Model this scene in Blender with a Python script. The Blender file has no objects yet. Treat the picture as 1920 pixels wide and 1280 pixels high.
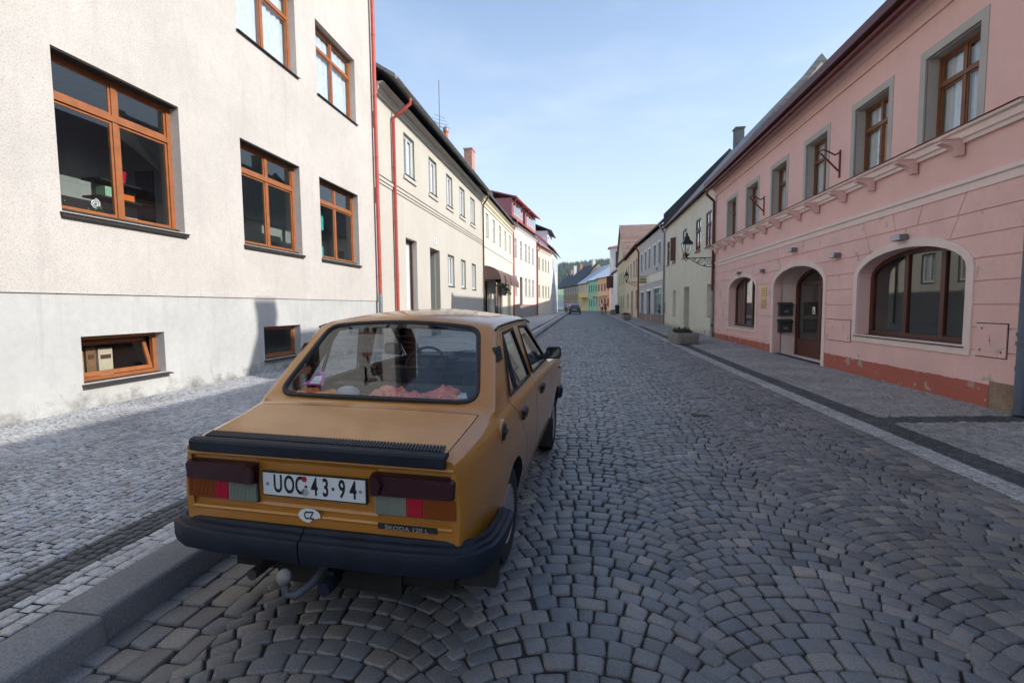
import bpy, bmesh, math, random
from math import sin, cos, pi, radians, sqrt, atan2, hypot
from mathutils import Vector, Matrix
from mathutils.geometry import tessellate_polygon
import numpy as np
random.seed(7); rng = np.random.default_rng(7)
S = bpy.context.scene
COL = S.collection

# ------------------------------------------------------------ camera, sky, sun, exposure
F_PX, YAW, PITCH, ROLL, EYE = 910.0, radians(8.4), radians(-4.09), radians(-.54), 1.5625
cy_, sy_, cp_, sp_ = cos(YAW), sin(YAW), cos(PITCH), sin(PITCH)
fw = Vector((-sy_*cp_, cy_*cp_, sp_)); rt0 = Vector((cy_, sy_, 0)); up0 = rt0.cross(fw)
rt = rt0*cos(ROLL)+up0*sin(ROLL); up = -rt0*sin(ROLL)+up0*cos(ROLL)
cd = bpy.data.cameras.new('camera'); cam = bpy.data.objects.new('camera', cd); COL.objects.link(cam)
cam.matrix_world = Matrix(((rt.x, up.x, -fw.x, 0), (rt.y, up.y, -fw.y, 0), (rt.z, up.z, -fw.z, EYE), (0, 0, 0, 1)))
cd.sensor_width = 36; cd.lens = 36*F_PX/1920; cd.clip_start = .05; cd.clip_end = 8000
S.camera = cam
SUN_EL = radians(30); SD = Vector((-1, .12, 0)).normalized()*cos(SUN_EL)+Vector((0, 0, -sin(SUN_EL)))
W = bpy.data.worlds.new('World'); S.world = W; W.use_nodes = True
wn = W.node_tree.nodes; wl = W.node_tree.links; bg = wn['Background']
sky = wn.new('ShaderNodeTexSky'); sky.sky_type = 'NISHITA'; sky.sun_disc = False
sky.sun_elevation = SUN_EL; sky.sun_rotation = atan2(1, -.12)
sky.air_density = 1.0; sky.dust_density = 1.0; sky.ozone_density = 2.2
# thin cloud veil, denser towards the horizon ahead-right
tc = wn.new('ShaderNodeTexCoord'); sep = wn.new('ShaderNodeSeparateXYZ'); wl.new(tc.outputs['Generated'], sep.inputs[0])
mp = wn.new('ShaderNodeMapping'); mp.inputs['Scale'].default_value = (1.3, 1.3, 4.2); mp.inputs['Location'].default_value = (.35, .1, .2)
wl.new(tc.outputs['Generated'], mp.inputs[0])
cn = wn.new('ShaderNodeTexNoise'); cn.inputs['Scale'].default_value = 2.6; cn.inputs['Detail'].default_value = 9; cn.inputs['Roughness'].default_value = .62
wl.new(mp.outputs[0], cn.inputs['Vector'])
cr = wn.new('ShaderNodeValToRGB'); cr.color_ramp.elements[0].position = .47; cr.color_ramp.elements[1].position = .78
wl.new(cn.outputs['Fac'], cr.inputs[0])
hz = wn.new('ShaderNodeMapRange'); hz.inputs[1].default_value = 0; hz.inputs[2].default_value = .5; hz.inputs[3].default_value = 1; hz.inputs[4].default_value = .25
wl.new(sep.outputs['Z'], hz.inputs[0])
cm = wn.new('ShaderNodeMath'); cm.operation = 'MULTIPLY'; wl.new(cr.outputs[0], cm.inputs[0]); wl.new(hz.outputs[0], cm.inputs[1])
veil = wn.new('ShaderNodeMapRange'); veil.inputs[1].default_value = 0; veil.inputs[2].default_value = .55; veil.inputs[3].default_value = .82; veil.inputs[4].default_value = .12
wl.new(sep.outputs['Z'], veil.inputs[0])
ca = wn.new('ShaderNodeMath'); ca.operation = 'MAXIMUM'; wl.new(cm.outputs[0], ca.inputs[0]); wl.new(veil.outputs[0], ca.inputs[1])
mx = wn.new('ShaderNodeMixRGB'); wl.new(veil.outputs[0], mx.inputs[0]); wl.new(sky.outputs[0], mx.inputs[1]); mx.inputs[2].default_value = (3.05, 3.5, 3.95, 1)
m2 = wn.new('ShaderNodeMixRGB'); cf = wn.new('ShaderNodeMath'); cf.operation = 'MULTIPLY'; cf.inputs[1].default_value = .5; wl.new(cm.outputs[0], cf.inputs[0])
wl.new(cf.outputs[0], m2.inputs[0]); wl.new(mx.outputs[0], m2.inputs[1]); m2.inputs[2].default_value = (4.3, 4.5, 4.7, 1)
wl.new(m2.outputs[0], bg.inputs[0]); bg.inputs[1].default_value = .15
sl = bpy.data.lights.new('sun', 'SUN'); sl.energy = 2.6; sl.angle = radians(.5); sl.color = (1, .96, .895)
so = bpy.data.objects.new('sun', sl); COL.objects.link(so); so.rotation_euler = SD.to_track_quat('-Z', 'Y').to_euler()
S.view_settings.view_transform = 'Standard'; S.view_settings.look = 'None'; S.view_settings.exposure = 0.92; S.view_settings.gamma = 1

def gz(y):                                    # the street climbs gently away from the camera
    return .0065*max(0., y-12)

# ------------------------------------------------------------ materials
def lin(r, g, b):
    f = lambda c: (c/255/12.92 if c/255 <= .04045 else ((c/255+.055)/1.055)**2.4)
    return (f(r), f(g), f(b))
MATS = {}
def mat(name, col, rough=.8, var=.12, vscale=2.5, bump=0., bscale=60, metal=0., spec=.35, coat=0., dirt=None, streak=0., isl=0., vor=0., speck=0.):
    """col linear; var = brightness variation; dirt=(colour, z-height, strength) grime rising from the base"""
    if name in MATS: return MATS[name]
    m = bpy.data.materials.new(name); MATS[name] = m; m.use_nodes = True
    n = m.node_tree.nodes; l = m.node_tree.links; b = n['Principled BSDF']
    b.inputs['Roughness'].default_value = rough; b.inputs['Metallic'].default_value = metal
    b.inputs['Specular IOR Level'].default_value = spec; b.inputs['Coat Weight'].default_value = coat; b.inputs['Coat Roughness'].default_value = .08
    g = n.new('ShaderNodeNewGeometry'); P = g.outputs['Position']
    tc = n.new('ShaderNodeTexCoord'); O = tc.outputs['Object']
    col = tuple(col)+(1,)
    cur = n.new('ShaderNodeRGB'); cur.outputs[0].default_value = col; out = cur.outputs[0]
    def mix(fac, a, bcol, typ='MIX'):
        x = n.new('ShaderNodeMixRGB'); x.blend_type = typ
        if hasattr(fac, 'links') or hasattr(fac, 'is_linked'): l.new(fac, x.inputs[0])
        else: x.inputs[0].default_value = fac
        l.new(a, x.inputs[1])
        if hasattr(bcol, 'is_linked'): l.new(bcol, x.inputs[2])
        else: x.inputs[2].default_value = tuple(bcol)+(1,) if len(bcol) == 3 else bcol
        return x.outputs[0]
    def noise(sc, det=4, rg=.55, vec=O, stretch=None):
        t = n.new('ShaderNodeTexNoise'); t.inputs['Scale'].default_value = sc; t.inputs['Detail'].default_value = det; t.inputs['Roughness'].default_value = rg
        if stretch:
            mp = n.new('ShaderNodeMapping'); mp.inputs['Scale'].default_value = stretch; l.new(vec, mp.inputs[0]); vec = mp.outputs[0]
        l.new(vec, t.inputs['Vector']); return t.outputs['Fac']
    def rng_(v, a, b_, c, d):
        t = n.new('ShaderNodeMapRange'); t.inputs[1].default_value = a; t.inputs[2].default_value = b_; t.inputs[3].default_value = c; t.inputs[4].default_value = d
        l.new(v, t.inputs[0]); return t.outputs[0]
    if var:
        v = rng_(noise(vscale), .3, .7, 1-var, 1+var*.6)
        cc = n.new('ShaderNodeCombineXYZ'); [l.new(v, cc.inputs[i]) for i in range(3)]
        out = mix(1., out, cc.outputs[0], 'MULTIPLY')
        v = rng_(noise(vscale*9, 3), .3, .7, 1-var*.5, 1+var*.3)
        cc = n.new('ShaderNodeCombineXYZ'); [l.new(v, cc.inputs[i]) for i in range(3)]
        out = mix(1., out, cc.outputs[0], 'MULTIPLY')
    if speck:
        v = rng_(noise(48, 3, .6), .53, .66, 0, speck)
        out = mix(v, out, tuple(c*.45 for c in col[:3]))
        v = rng_(noise(17, 4, .7), .55, .75, 0, speck*.5)
        out = mix(v, out, tuple(c*.6 for c in col[:3]))
    if streak:
        v = rng_(noise(1.6, 5, .65, P, (3.2, 3.2, .35)), .52, .78, 0, streak)
        out = mix(v, out, tuple(c*.55 for c in col[:3]))
    if isl:
        v = rng_(g.outputs['Random Per Island'], 0, 1, 1-isl, 1+isl)
        cc = n.new('ShaderNodeCombineXYZ'); [l.new(v, cc.inputs[i]) for i in range(3)]
        out = mix(1., out, cc.outputs[0], 'MULTIPLY')
    if dirt:
        dc, dz, ds = dirt
        sp = n.new('ShaderNodeSeparateXYZ'); l.new(P, sp.inputs[0])
        h = rng_(sp.outputs['Z'], 0, dz, 1, 0)
        ad = n.new('ShaderNodeMath'); ad.operation = 'MULTIPLY_ADD'; l.new(noise(3.5, 6, .7, P), ad.inputs[0]); ad.inputs[1].default_value = 1.6; ad.inputs[2].default_value = -1.05
        a2 = n.new('ShaderNodeMath'); a2.operation = 'ADD'; l.new(ad.outputs[0], a2.inputs[0]); l.new(h, a2.inputs[1])
        out = mix(rng_(a2.outputs[0], .35, .8, 0, ds), out, dc)
    l.new(out, b.inputs['Base Color'])
    if bump:
        bp = n.new('ShaderNodeBump'); bp.inputs['Strength'].default_value = min(1, bump); bp.inputs['Distance'].default_value = .004 if bscale > 50 else .010
        src = noise(bscale, 5, .65)
        if vor:
            vt = n.new('ShaderNodeTexVoronoi'); vt.inputs['Scale'].default_value = vor; l.new(O, vt.inputs['Vector']); src = vt.outputs['Distance']; bp.inputs['Distance'].default_value = .01
        l.new(src, bp.inputs['Height']); l.new(bp.outputs[0], b.inputs['Normal'])
    return m
def glass(name, tint=(.8, .85, .85), boost=1.0, ior=1.5, opaque=None, rough=0.0):
    if name in MATS: return MATS[name]
    m = bpy.data.materials.new(name); MATS[name] = m; m.use_nodes = True; n = m.node_tree.nodes; l = m.node_tree.links
    n.remove(n['Principled BSDF']); o = n['Material Output']
    ge = n.new('ShaderNodeNewGeometry'); dt = n.new('ShaderNodeVectorMath'); dt.operation = 'DOT_PRODUCT'; l.new(ge.outputs['Normal'], dt.inputs[0]); l.new(ge.outputs['Incoming'], dt.inputs[1])
    def mth(op, a, b_=None, c=None):
        q = n.new('ShaderNodeMath'); q.operation = op
        for i, x_ in enumerate((a, b_, c)):
            if x_ is None: continue
            if isinstance(x_, (int, float)): q.inputs[i].default_value = x_
            else: l.new(x_, q.inputs[i])
        return q
    k = mth('MULTIPLY_ADD', mth('POWER', mth('SUBTRACT', 1., mth('ABSOLUTE', dt.outputs['Value']).outputs[0]).outputs[0], 5.).outputs[0], .95, .045)   # Schlick, either side
    k = mth('MULTIPLY', k.outputs[0], boost); k.use_clamp = True
    gl = n.new('ShaderNodeBsdfGlossy'); gl.inputs['Roughness'].default_value = rough; gl.inputs['Color'].default_value = (1, 1, 1, 1)
    if opaque: t = n.new('ShaderNodeBsdfDiffuse'); t.inputs['Color'].default_value = tuple(opaque)+(1,)
    else: t = n.new('ShaderNodeBsdfTransparent'); t.inputs['Color'].default_value = tuple(tint)+(1,)
    x = n.new('ShaderNodeMixShader'); l.new(k.outputs[0], x.inputs[0]); l.new(t.outputs[0], x.inputs[1]); l.new(gl.outputs[0], x.inputs[2]); l.new(x.outputs[0], o.inputs[0])
    nz = n.new('ShaderNodeTexNoise'); nz.inputs['Scale'].default_value = 1.3; bp = n.new('ShaderNodeBump'); bp.inputs['Distance'].default_value = .004; bp.inputs['Strength'].default_value = .25
    l.new(nz.outputs[0], bp.inputs['Height']); l.new(bp.outputs[0], gl.inputs['Normal'])
    return m

# ------------------------------------------------------------ mesh builder
class MB:
    def __init__(s): s.v = []; s.f = []; s.mi = []; s.k = 0
    def add(s, vs, fs):
        o = len(s.v); s.v += [tuple(p) for p in vs]
        for f in fs: s.f.append([o+i for i in f]); s.mi.append(s.k)
        return s
    def box(s, x0, x1, y0, y1, z0, z1):
        return s.add([(x, y, z) for z in (z0, z1) for y in (y0, y1) for x in (x0, x1)],
                     [(0, 2, 3, 1), (4, 5, 7, 6), (0, 1, 5, 4), (2, 6, 7, 3), (0, 4, 6, 2), (1, 3, 7, 5)])
    def cube8(s, p): return s.add(p, [(0, 2, 3, 1), (4, 5, 7, 6), (0, 1, 5, 4), (2, 6, 7, 3), (0, 4, 6, 2), (1, 3, 7, 5)])
    def fbox(s, F, s0, s1, z0, z1, d0, d1):
        return s.cube8([F(a, c, b) for c in (z0, z1) for b in (d0, d1) for a in (s0, s1)])
    def prism(s, A, B):
        n = len(A); return s.add(list(A)+list(B), [tuple(range(n))[::-1], tuple(range(n, 2*n))]+[(i, (i+1) % n, n+(i+1) % n, n+i) for i in range(n)])
    def fprism(s, F, poly, d0, d1): return s.prism([F(a, b, d0) for a, b in poly], [F(a, b, d1) for a, b in poly])
    def tube(s, pts, r, n=8, cap=True):
        pts = [Vector(p) for p in pts]; rs = r if isinstance(r, (list, tuple)) else [r]*len(pts); rings = []
        prev = None
        for i, p in enumerate(pts):
            t = (pts[min(i+1, len(pts)-1)]-pts[max(i-1, 0)]).normalized()
            if prev is None: a = t.orthogonal().normalized()
            else: a = (prev-t*prev.dot(t)).normalized()
            prev = a; b = t.cross(a)
            rings.append([p+(a*cos(2*pi*k/n)+b*sin(2*pi*k/n))*rs[i] for k in range(n)])
        vs = [q for R_ in rings for q in R_]; fs = [(i*n+k, i*n+(k+1) % n, (i+1)*n+(k+1) % n, (i+1)*n+k) for i in range(len(pts)-1) for k in range(n)]
        if cap: fs += [tuple(range(n))[::-1], tuple((len(pts)-1)*n+k for k in range(n))]
        return s.add(vs, fs)
    def sweep(s, pts, sec, closed_sec=True, cap=True, upv=(0, 0, 1), closed=False):
        """sec list of (out, up) offsets; out = right of travel direction"""
        pts = [Vector(p) for p in pts]; n = len(sec); N = len(pts); U = Vector(upv); vs = []
        for i, p in enumerate(pts):
            if closed: a, b = pts[(i-1) % N], pts[(i+1) % N]
            else: a, b = pts[max(i-1, 0)], pts[min(i+1, N-1)]
            d1 = (p-a).normalized() if (p-a).length > 1e-9 else (b-p).normalized(); d2 = (b-p).normalized() if (b-p).length > 1e-9 else d1
            t = (d1+d2).normalized(); o = t.cross(U).normalized(); k = 1/max(.5, d1.dot(t)); u = o.cross(t)
            vs += [p+o*(x*k)+u*z for x, z in sec]
        fs = []; M_ = N if closed else N-1
        for i in range(M_):
            j = (i+1) % N
            for k in range(n if closed_sec else n-1): fs.append((i*n+k, i*n+(k+1) % n, j*n+(k+1) % n, j*n+k))
        if cap and closed_sec and not closed: fs += [tuple(range(n)), tuple((N-1)*n+k for k in range(n))[::-1]]
        return s.add(vs, fs)
    def lathe(s, prof, c=(0, 0, 0), axis='z', n=24):
        vs = []
        for r, h in prof:
            for k in range(n):
                a = 2*pi*k/n; u, v = r*cos(a), r*sin(a)
                vs.append({'z': (c[0]+u, c[1]+v, c[2]+h), 'x': (c[0]+h, c[1]+u, c[2]+v), 'y': (c[0]+u, c[1]+h, c[2]+v)}[axis])
        m = len(prof); fs = [(i*n+k, i*n+(k+1) % n, (i+1)*n+(k+1) % n, (i+1)*n+k) for i in range(m-1) for k in range(n)]
        if prof[0][0] > 1e-6: fs.append(tuple(range(n))[::-1])
        if prof[-1][0] > 1e-6: fs.append(tuple((m-1)*n+k for k in range(n)))
        return s.add(vs, fs)
    def ball(s, c, r, n=12, sc=(1, 1, 1)):
        pr = [(max(1e-7, r*sin(pi*i/n)), -r*cos(pi*i/n)) for i in range(n+1)]
        o = len(s.v); s.lathe(pr, (0, 0, 0), 'z', n*2)
        for i in range(o, len(s.v)): p = s.v[i]; s.v[i] = (c[0]+p[0]*sc[0], c[1]+p[1]*sc[1], c[2]+p[2]*sc[2])
        return s
    def build(s, name, mats, parent=None, smooth=None, rel=True, recalc=True):
        me = bpy.data.meshes.new(name)
        off = Vector(parent.get('_o', (0, 0, 0))) if (parent and rel) else Vector()
        me.from_pydata([Vector(p)-off for p in s.v], [], s.f)
        for m in (mats if isinstance(mats, (list, tuple)) else [mats]): me.materials.append(m)
        if any(s.mi): me.polygons.foreach_set('material_index', s.mi)
        if recalc:
            b = bmesh.new(); b.from_mesh(me); bmesh.ops.remove_doubles(b, verts=b.verts, dist=1e-6)
            bmesh.ops.recalc_face_normals(b, faces=b.faces); b.to_mesh(me); b.free()
        if smooth is not None:
            me.shade_smooth(); me.set_sharp_from_angle(angle=radians(smooth))
        me.update()
        o = bpy.data.objects.new(name, me); COL.objects.link(o)
        if parent:
            o.parent = parent
            o['_o'] = tuple(off)
        return o
def root(name, label, cat, loc=(0, 0, 0), group=None, rot=None):
    o = bpy.data.objects.new(name, None); COL.objects.link(o); o.location = loc; o.empty_display_size = .2
    o['label'] = label; o['category'] = cat; o['_o'] = tuple(loc)
    if group: o['group'] = group
    if rot is not None: o.rotation_euler = rot
    return o
def tag(o, label=None, cat=None, group=None, kind=None):
    if label: o['label'] = label
    if cat: o['category'] = cat
    if group: o['group'] = group
    if kind: o['kind'] = kind
    return o
def copy_tree(o, parent=None):
    c = o.copy(); COL.objects.link(c); c.parent = parent
    for ch in [x for x in o.children]: copy_tree(ch, c)
    return c
def text_mesh(txt, size, sx=1., depth=.002, bold=0.):
    cu = bpy.data.curves.new('t', 'FONT'); cu.body = txt; cu.size = size; cu.align_x = 'CENTER'; cu.align_y = 'CENTER'; cu.extrude = depth; cu.offset = bold; cu.resolution_u = 4
    o = bpy.data.objects.new('t', cu); COL.objects.link(o)
    bpy.context.view_layer.update()
    me = o.to_mesh(); vs = [(v.co.x*sx, v.co.y, v.co.z) for v in me.vertices]; fs = [tuple(p.vertices) for p in me.polygons]
    o.to_mesh_clear(); bpy.data.objects.remove(o); bpy.data.curves.remove(cu)
    return vs, fs
class Fac:
    """facade plane: s metres along, z up, d metres INTO the building (negative = towards the street)"""
    def __init__(s, P0, P1, left):
        s.P0 = Vector(P0); t = Vector(P1)-s.P0; s.L = t.length; s.t = t/s.L
        s.n = Vector((-s.t.y, s.t.x)) if left else Vector((s.t.y, -s.t.x)); s.left = left
    def __call__(s, a, z, d=0.):
        p = s.P0+s.t*a+s.n*d; return Vector((p.x, p.y, z))
    def text(s, mb, txt, a, z, d, size, sx=1., bold=0.):
        vs, fs = text_mesh(txt, size, sx, .002, bold); k = 1 if not s.left else 1
        # reading direction for a viewer in the street
        sg = 1 if s.left else -1
        mb.add([s(a+sg*x, z+y, d-q) for x, y, q in vs], fs)
# ------------------------------------------------------------ the ground: road, kerb, pavements
KX, RX, LW, RW = -2.24, 3.40, -6.75, 5.65
def np_mesh(name, co, loops, sizes, m, smooth=False, kind='structure'):
    me = bpy.data.meshes.new(name); me.vertices.add(len(co)); me.vertices.foreach_set('co', co.astype(np.float32).ravel())
    me.loops.add(len(loops)); me.loops.foreach_set('vertex_index', loops.astype(np.int32))
    st = np.concatenate([[0], np.cumsum(sizes)[:-1]]).astype(np.int32)
    me.polygons.add(len(sizes)); me.polygons.foreach_set('loop_start', st); me.polygons.foreach_set('loop_total', sizes.astype(np.int32))
    if smooth: me.polygons.foreach_set('use_smooth', np.ones(len(sizes), bool))
    me.update(calc_edges=True); me.materials.append(m); o = bpy.data.objects.new(name, me); COL.objects.link(o)
    if kind: o['kind'] = kind
    return o
def stones(name, Q, zf, gap, m, rings, zj=.003, cut=.22, eight=True, tilt=.0):
    """Q (N,4,2) ccw quads; rings = [(extra inset m, dz)] from top inwards to outwards"""
    Q = np.asarray(Q, float); N = len(Q); c = Q.mean(1, keepdims=True)
    d = Q-c; ln = np.linalg.norm(d, axis=2, keepdims=True); U = d/ln
    zc = zf(c[:, 0, 0], c[:, 0, 1])+rng.normal(0, zj, N)
    tx, ty = rng.normal(0, tilt, N), rng.normal(0, tilt, N)
    out = []
    for ins, dz in rings:
        P = c+U*(ln-(gap/2+ins)*1.35)
        if eight:
            nx = np.roll(P, -1, 1); pv = np.roll(P, 1, 1); P = np.stack([P+(pv-P)*cut, P+(nx-P)*cut], 2).reshape(N, 8, 2)
        z = zc[:, None]+dz+(P[..., 0]-c[..., 0])*tx[:, None]+(P[..., 1]-c[..., 1])*ty[:, None]
        out.append(np.concatenate([P, z[..., None]], 2))
    V = np.concatenate(out, 1); k = 8 if eight else 4; R = len(rings); co = V.reshape(-1, 3)
    base = (np.arange(N)*k*R)[:, None]
    top = base+np.arange(k)[None]
    sides = []
    for r in range(R-1):
        for i in range(k):
            j = (i+1) % k; sides.append(np.stack([r*k+i, (r+1)*k+i, (r+1)*k+j, r*k+j]))
    sides = np.array(sides)
    sd = (base[:, :, None]+sides[None]).reshape(N, -1)
    loops = np.concatenate([top, sd], 1).ravel(); sizes = np.tile(np.concatenate([[k], np.full(len(sides), 4)]), N)
    return np_mesh(name, co, loops, sizes, m, smooth=eight)
def rows(x0, x1, y0, y1, pitch, lmin, lmax, jit):
    n = max(1, round((x1-x0)/pitch)); p = (x1-x0)/n; out = []
    xs = x0+p*np.arange(n+1)
    for i in range(n):
        y = y0+random.random()*lmax
        L = []
        while y < y1: L.append(y); y += random.uniform(lmin, lmax)
        L = np.array(L); a, b = L[:-1], L[1:]; N = len(a)
        wob = lambda yy, k: .012*np.sin(yy*1.7+k)*(0 < k < n)+.006*np.sin(yy*4.1+k*2)*(0 < k < n)
        q = np.zeros((N, 4, 2)); q[:, 0] = np.stack([xs[i]+wob(a, i), a], 1); q[:, 1] = np.stack([xs[i+1]+wob(a, i+1), a], 1)
        q[:, 2] = np.stack([xs[i+1]+wob(b, i+1), b], 1); q[:, 3] = np.stack([xs[i]+wob(b, i), b], 1)
        out.append(q+rng.normal(0, jit, q.shape))
    return np.concatenate(out)
vgz = lambda y: .0065*np.maximum(0, y-12)
def arcs(xc, Wd, R_, y0, y1, s, ls):
    out = []; th = math.asin(Wd/2/R_); y = y0
    while y < y1:
        n = max(4, round(2*th*R_/ls)); e = np.linspace(-th, th, n+1); e[1:-1] += rng.normal(0, .11*2*th/n, n-1)+(random.random()-.5)*.5*2*th/n
        e[1:-1] = np.sort(e[1:-1])
        a, b = e[:-1], e[1:]; sk = s*random.uniform(.97, 1.03)
        P = lambda t: np.stack([xc+R_*np.sin(t), y+R_*np.cos(t)-R_], 1)
        D = lambda t: np.stack([np.sin(t), np.cos(t)], 1)*(s*np.cos(t)/1.0)[:, None]
        # outer corner sits on the next arc
        q = np.stack([P(a)+D(a), P(a), P(b), P(b)+D(b)], 1)
        out.append(q+rng.normal(0, .0035, q.shape)); y += sk
    return np.concatenate(out)
def stone_mat(name, stops, rough, nscale=110, bumpd=.0015, coord='Object'):
    m = bpy.data.materials.new(name); m.use_nodes = True; n = m.node_tree.nodes; l = m.node_tree.links; b = n['Principled BSDF']; MATS[name] = m
    g = n.new('ShaderNodeNewGeometry'); r = n.new('ShaderNodeValToRGB'); l.new(g.outputs['Random Per Island'], r.inputs[0])
    e = r.color_ramp.elements
    while len(e) > 1: e.remove(e[0])
    e[0].position = stops[0][0]; e[0].color = stops[0][1]+(1,)
    for p, c in stops[1:]: x = e.new(p); x.color = c+(1,)
    t = n.new('ShaderNodeTexNoise'); t.inputs['Scale'].default_value = nscale; t.inputs['Detail'].default_value = 6; t.inputs['Roughness'].default_value = .7; l.new(g.outputs['Position'], t.inputs['Vector'])
    t2 = n.new('ShaderNodeTexNoise'); t2.inputs['Scale'].default_value = 1.1; t2.inputs['Detail'].default_value = 5; l.new(g.outputs['Position'], t2.inputs['Vector'])
    mr = n.new('ShaderNodeMapRange'); mr.inputs[1].default_value = .3; mr.inputs[2].default_value = .7; mr.inputs[3].default_value = .58; mr.inputs[4].default_value = 1.38; l.new(t.outputs[0], mr.inputs[0])
    m2 = n.new('ShaderNodeMapRange'); m2.inputs[1].default_value = .35; m2.inputs[2].default_value = .65; m2.inputs[3].default_value = .82; m2.inputs[4].default_value = 1.12; l.new(t2.outputs[0], m2.inputs[0])
    k = n.new('ShaderNodeMath'); k.operation = 'MULTIPLY'; l.new(mr.outputs[0], k.inputs[0]); l.new(m2.outputs[0], k.inputs[1])
    cc = n.new('ShaderNodeCombineXYZ'); [l.new(k.outputs[0], cc.inputs[i]) for i in range(3)]
    x = n.new('ShaderNodeMixRGB'); x.blend_type = 'MULTIPLY'; x.inputs[0].default_value = 1; l.new(r.outputs[0], x.inputs[1]); l.new(cc.outputs[0], x.inputs[2])
    # rusty spots here and there
    t3 = n.new('ShaderNodeTexNoise'); t3.inputs['Scale'].default_value = 9; t3.inputs['Detail'].default_value = 4; l.new(g.outputs['Position'], t3.inputs['Vector'])
    m3 = n.new('ShaderNodeMapRange'); m3.inputs[1].default_value = .66; m3.inputs[2].default_value = .76; m3.inputs[3].default_value = 0; m3.inputs[4].default_value = .5; l.new(t3.outputs[0], m3.inputs[0])
    y = n.new('ShaderNodeMixRGB'); l.new(m3.outputs[0], y.inputs[0]); l.new(x.outputs[0], y.inputs[1]); y.inputs[2].default_value = (.11, .065, .04, 1)
    l.new(y.outputs[0], b.inputs['Base Color']); b.inputs['Roughness'].default_value = rough; b.inputs['Specular IOR Level'].default_value = .5
    bp = n.new('ShaderNodeBump'); bp.inputs['Distance'].default_value = bumpd; bp.inputs['Strength'].default_value = .9; l.new(t.outputs[0], bp.inputs['Height']); l.new(bp.outputs[0], b.inputs['Normal'])
    return m
m_cob = stone_mat('cobble granite', [(0, (0.083, 0.086, 0.092)), (.2, (0.167, 0.164, 0.166)), (.45, (0.117, 0.125, 0.133)), (.62, (0.196, 0.181, 0.166)), (.8, (0.114, 0.124, 0.143)), (.93, (0.258, 0.227, 0.200)), (1, (0.061, 0.062, 0.066))], .46)
m_mos = stone_mat('mosaic light', [(0, (0.329, 0.344, 0.368)), (.25, (0.407, 0.414, 0.422)), (.5, (0.297, 0.290, 0.290)), (.7, (0.453, 0.453, 0.453)), (.85, (0.266, 0.251, 0.243)), (1, (0.375, 0.383, 0.399))], .7, 60)
m_mosr = stone_mat('mosaic light worn', [(0, (0.266, 0.258, 0.258)), (.3, (0.329, 0.321, 0.313)), (.55, (0.235, 0.218, 0.215)), (.8, (0.360, 0.344, 0.336)), (1, (0.204, 0.192, 0.187))], .7, 60)
m_mosw = stone_mat('mosaic white', [(0, (0.391, 0.383, 0.375)), (.4, (0.485, 0.477, 0.469)), (.7, (0.344, 0.329, 0.313)), (1, (0.453, 0.446, 0.446))], .7, 60)
m_mosd = stone_mat('mosaic dark', [(0, (0.045, 0.048, 0.054)), (.5, (0.060, 0.063, 0.069)), (.9, (0.078, 0.078, 0.081)), (1, (0.102, 0.102, 0.105))], .65, 60)
m_mosr2 = stone_mat('mosaic pale strip', [(0, (.33, .33, .33)), (.4, (.42, .41, .405)), (.7, (.28, .27, .26)), (1, (.38, .375, .375))], .7, 60)
m_dirt = mat('joint sand', (.028, .026, .024), .95, .3, 14, bump=.6, bscale=90)
def far_mat(name, c1, c2, sc, rough=.6):
    m = bpy.data.materials.new(name); m.use_nodes = True; n = m.node_tree.nodes; l = m.node_tree.links; b = n['Principled BSDF']
    g = n.new('ShaderNodeNewGeometry'); v = n.new('ShaderNodeTexVoronoi'); v.inputs['Scale'].default_value = sc; l.new(g.outputs['Position'], v.inputs['Vector'])
    v2 = n.new('ShaderNodeTexVoronoi'); v2.feature = 'DISTANCE_TO_EDGE'; v2.inputs['Scale'].default_value = sc; l.new(g.outputs['Position'], v2.inputs['Vector'])
    sp = n.new('ShaderNodeSeparateColor'); l.new(v.outputs['Color'], sp.inputs[0])
    x = n.new('ShaderNodeMixRGB'); l.new(sp.outputs[0], x.inputs[0]); x.inputs[1].default_value = c1+(1,); x.inputs[2].default_value = c2+(1,)
    mr = n.new('ShaderNodeMapRange'); mr.inputs[1].default_value = 0; mr.inputs[2].default_value = .07; mr.inputs[3].default_value = .8; mr.inputs[4].default_value = 0; l.new(v2.outputs[0], mr.inputs[0])
    y = n.new('ShaderNodeMixRGB'); l.new(mr.outputs[0], y.inputs[0]); l.new(x.outputs[0], y.inputs[1]); y.inputs[2].default_value = (.03, .03, .03, 1)
    l.new(y.outputs[0], b.inputs['Base Color']); b.inputs['Roughness'].default_value = rough
    bp = n.new('ShaderNodeBump'); bp.inputs['Distance'].default_value = .006; l.new(mr.outputs[0], bp.inputs['Height']); bp.invert = True; l.new(bp.outputs[0], b.inputs['Normal'])
    return m
YN, YF = .2, 34.
flat = lambda x, y: vgz(y)
R8 = [(.010, 0), (.004, -.002), (.0, -.008), (-.002, -.03)]
Q = [arcs(-1.15, 1.15, .80, YN, YF, .110, .116), arcs(0, 1.15, .80, YN+.05, YF, .110, .116), arcs(1.15, 1.15, .80, YN-.03, YF, .110, .116), arcs(2.3, 1.15, .80, YN+.02, YF, .110, .116),
     rows(KX, -1.725, YN, YF, .125, .12, .20, .004), rows(2.875, RX, YN, YF, .13, .12, .19, .004)]
stones('road', np.concatenate(Q), flat, .009, m_cob, R8, .0032, .10, True, .045)
lpz = lambda x, y: vgz(y)+.14+(-2.5-x)*.018
rpz = lambda x, y: vgz(y)+.004+(x-RX)*.035
R4 = [(.006, 0), (.001, -.004), (0, -.02)]
stones('pavement', rows(LW-.02, -2.98, YN, YF, .062, .05, .085, .004), lpz, .010, m_mos, R4, .002, eight=False, tilt=.05)
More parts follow.
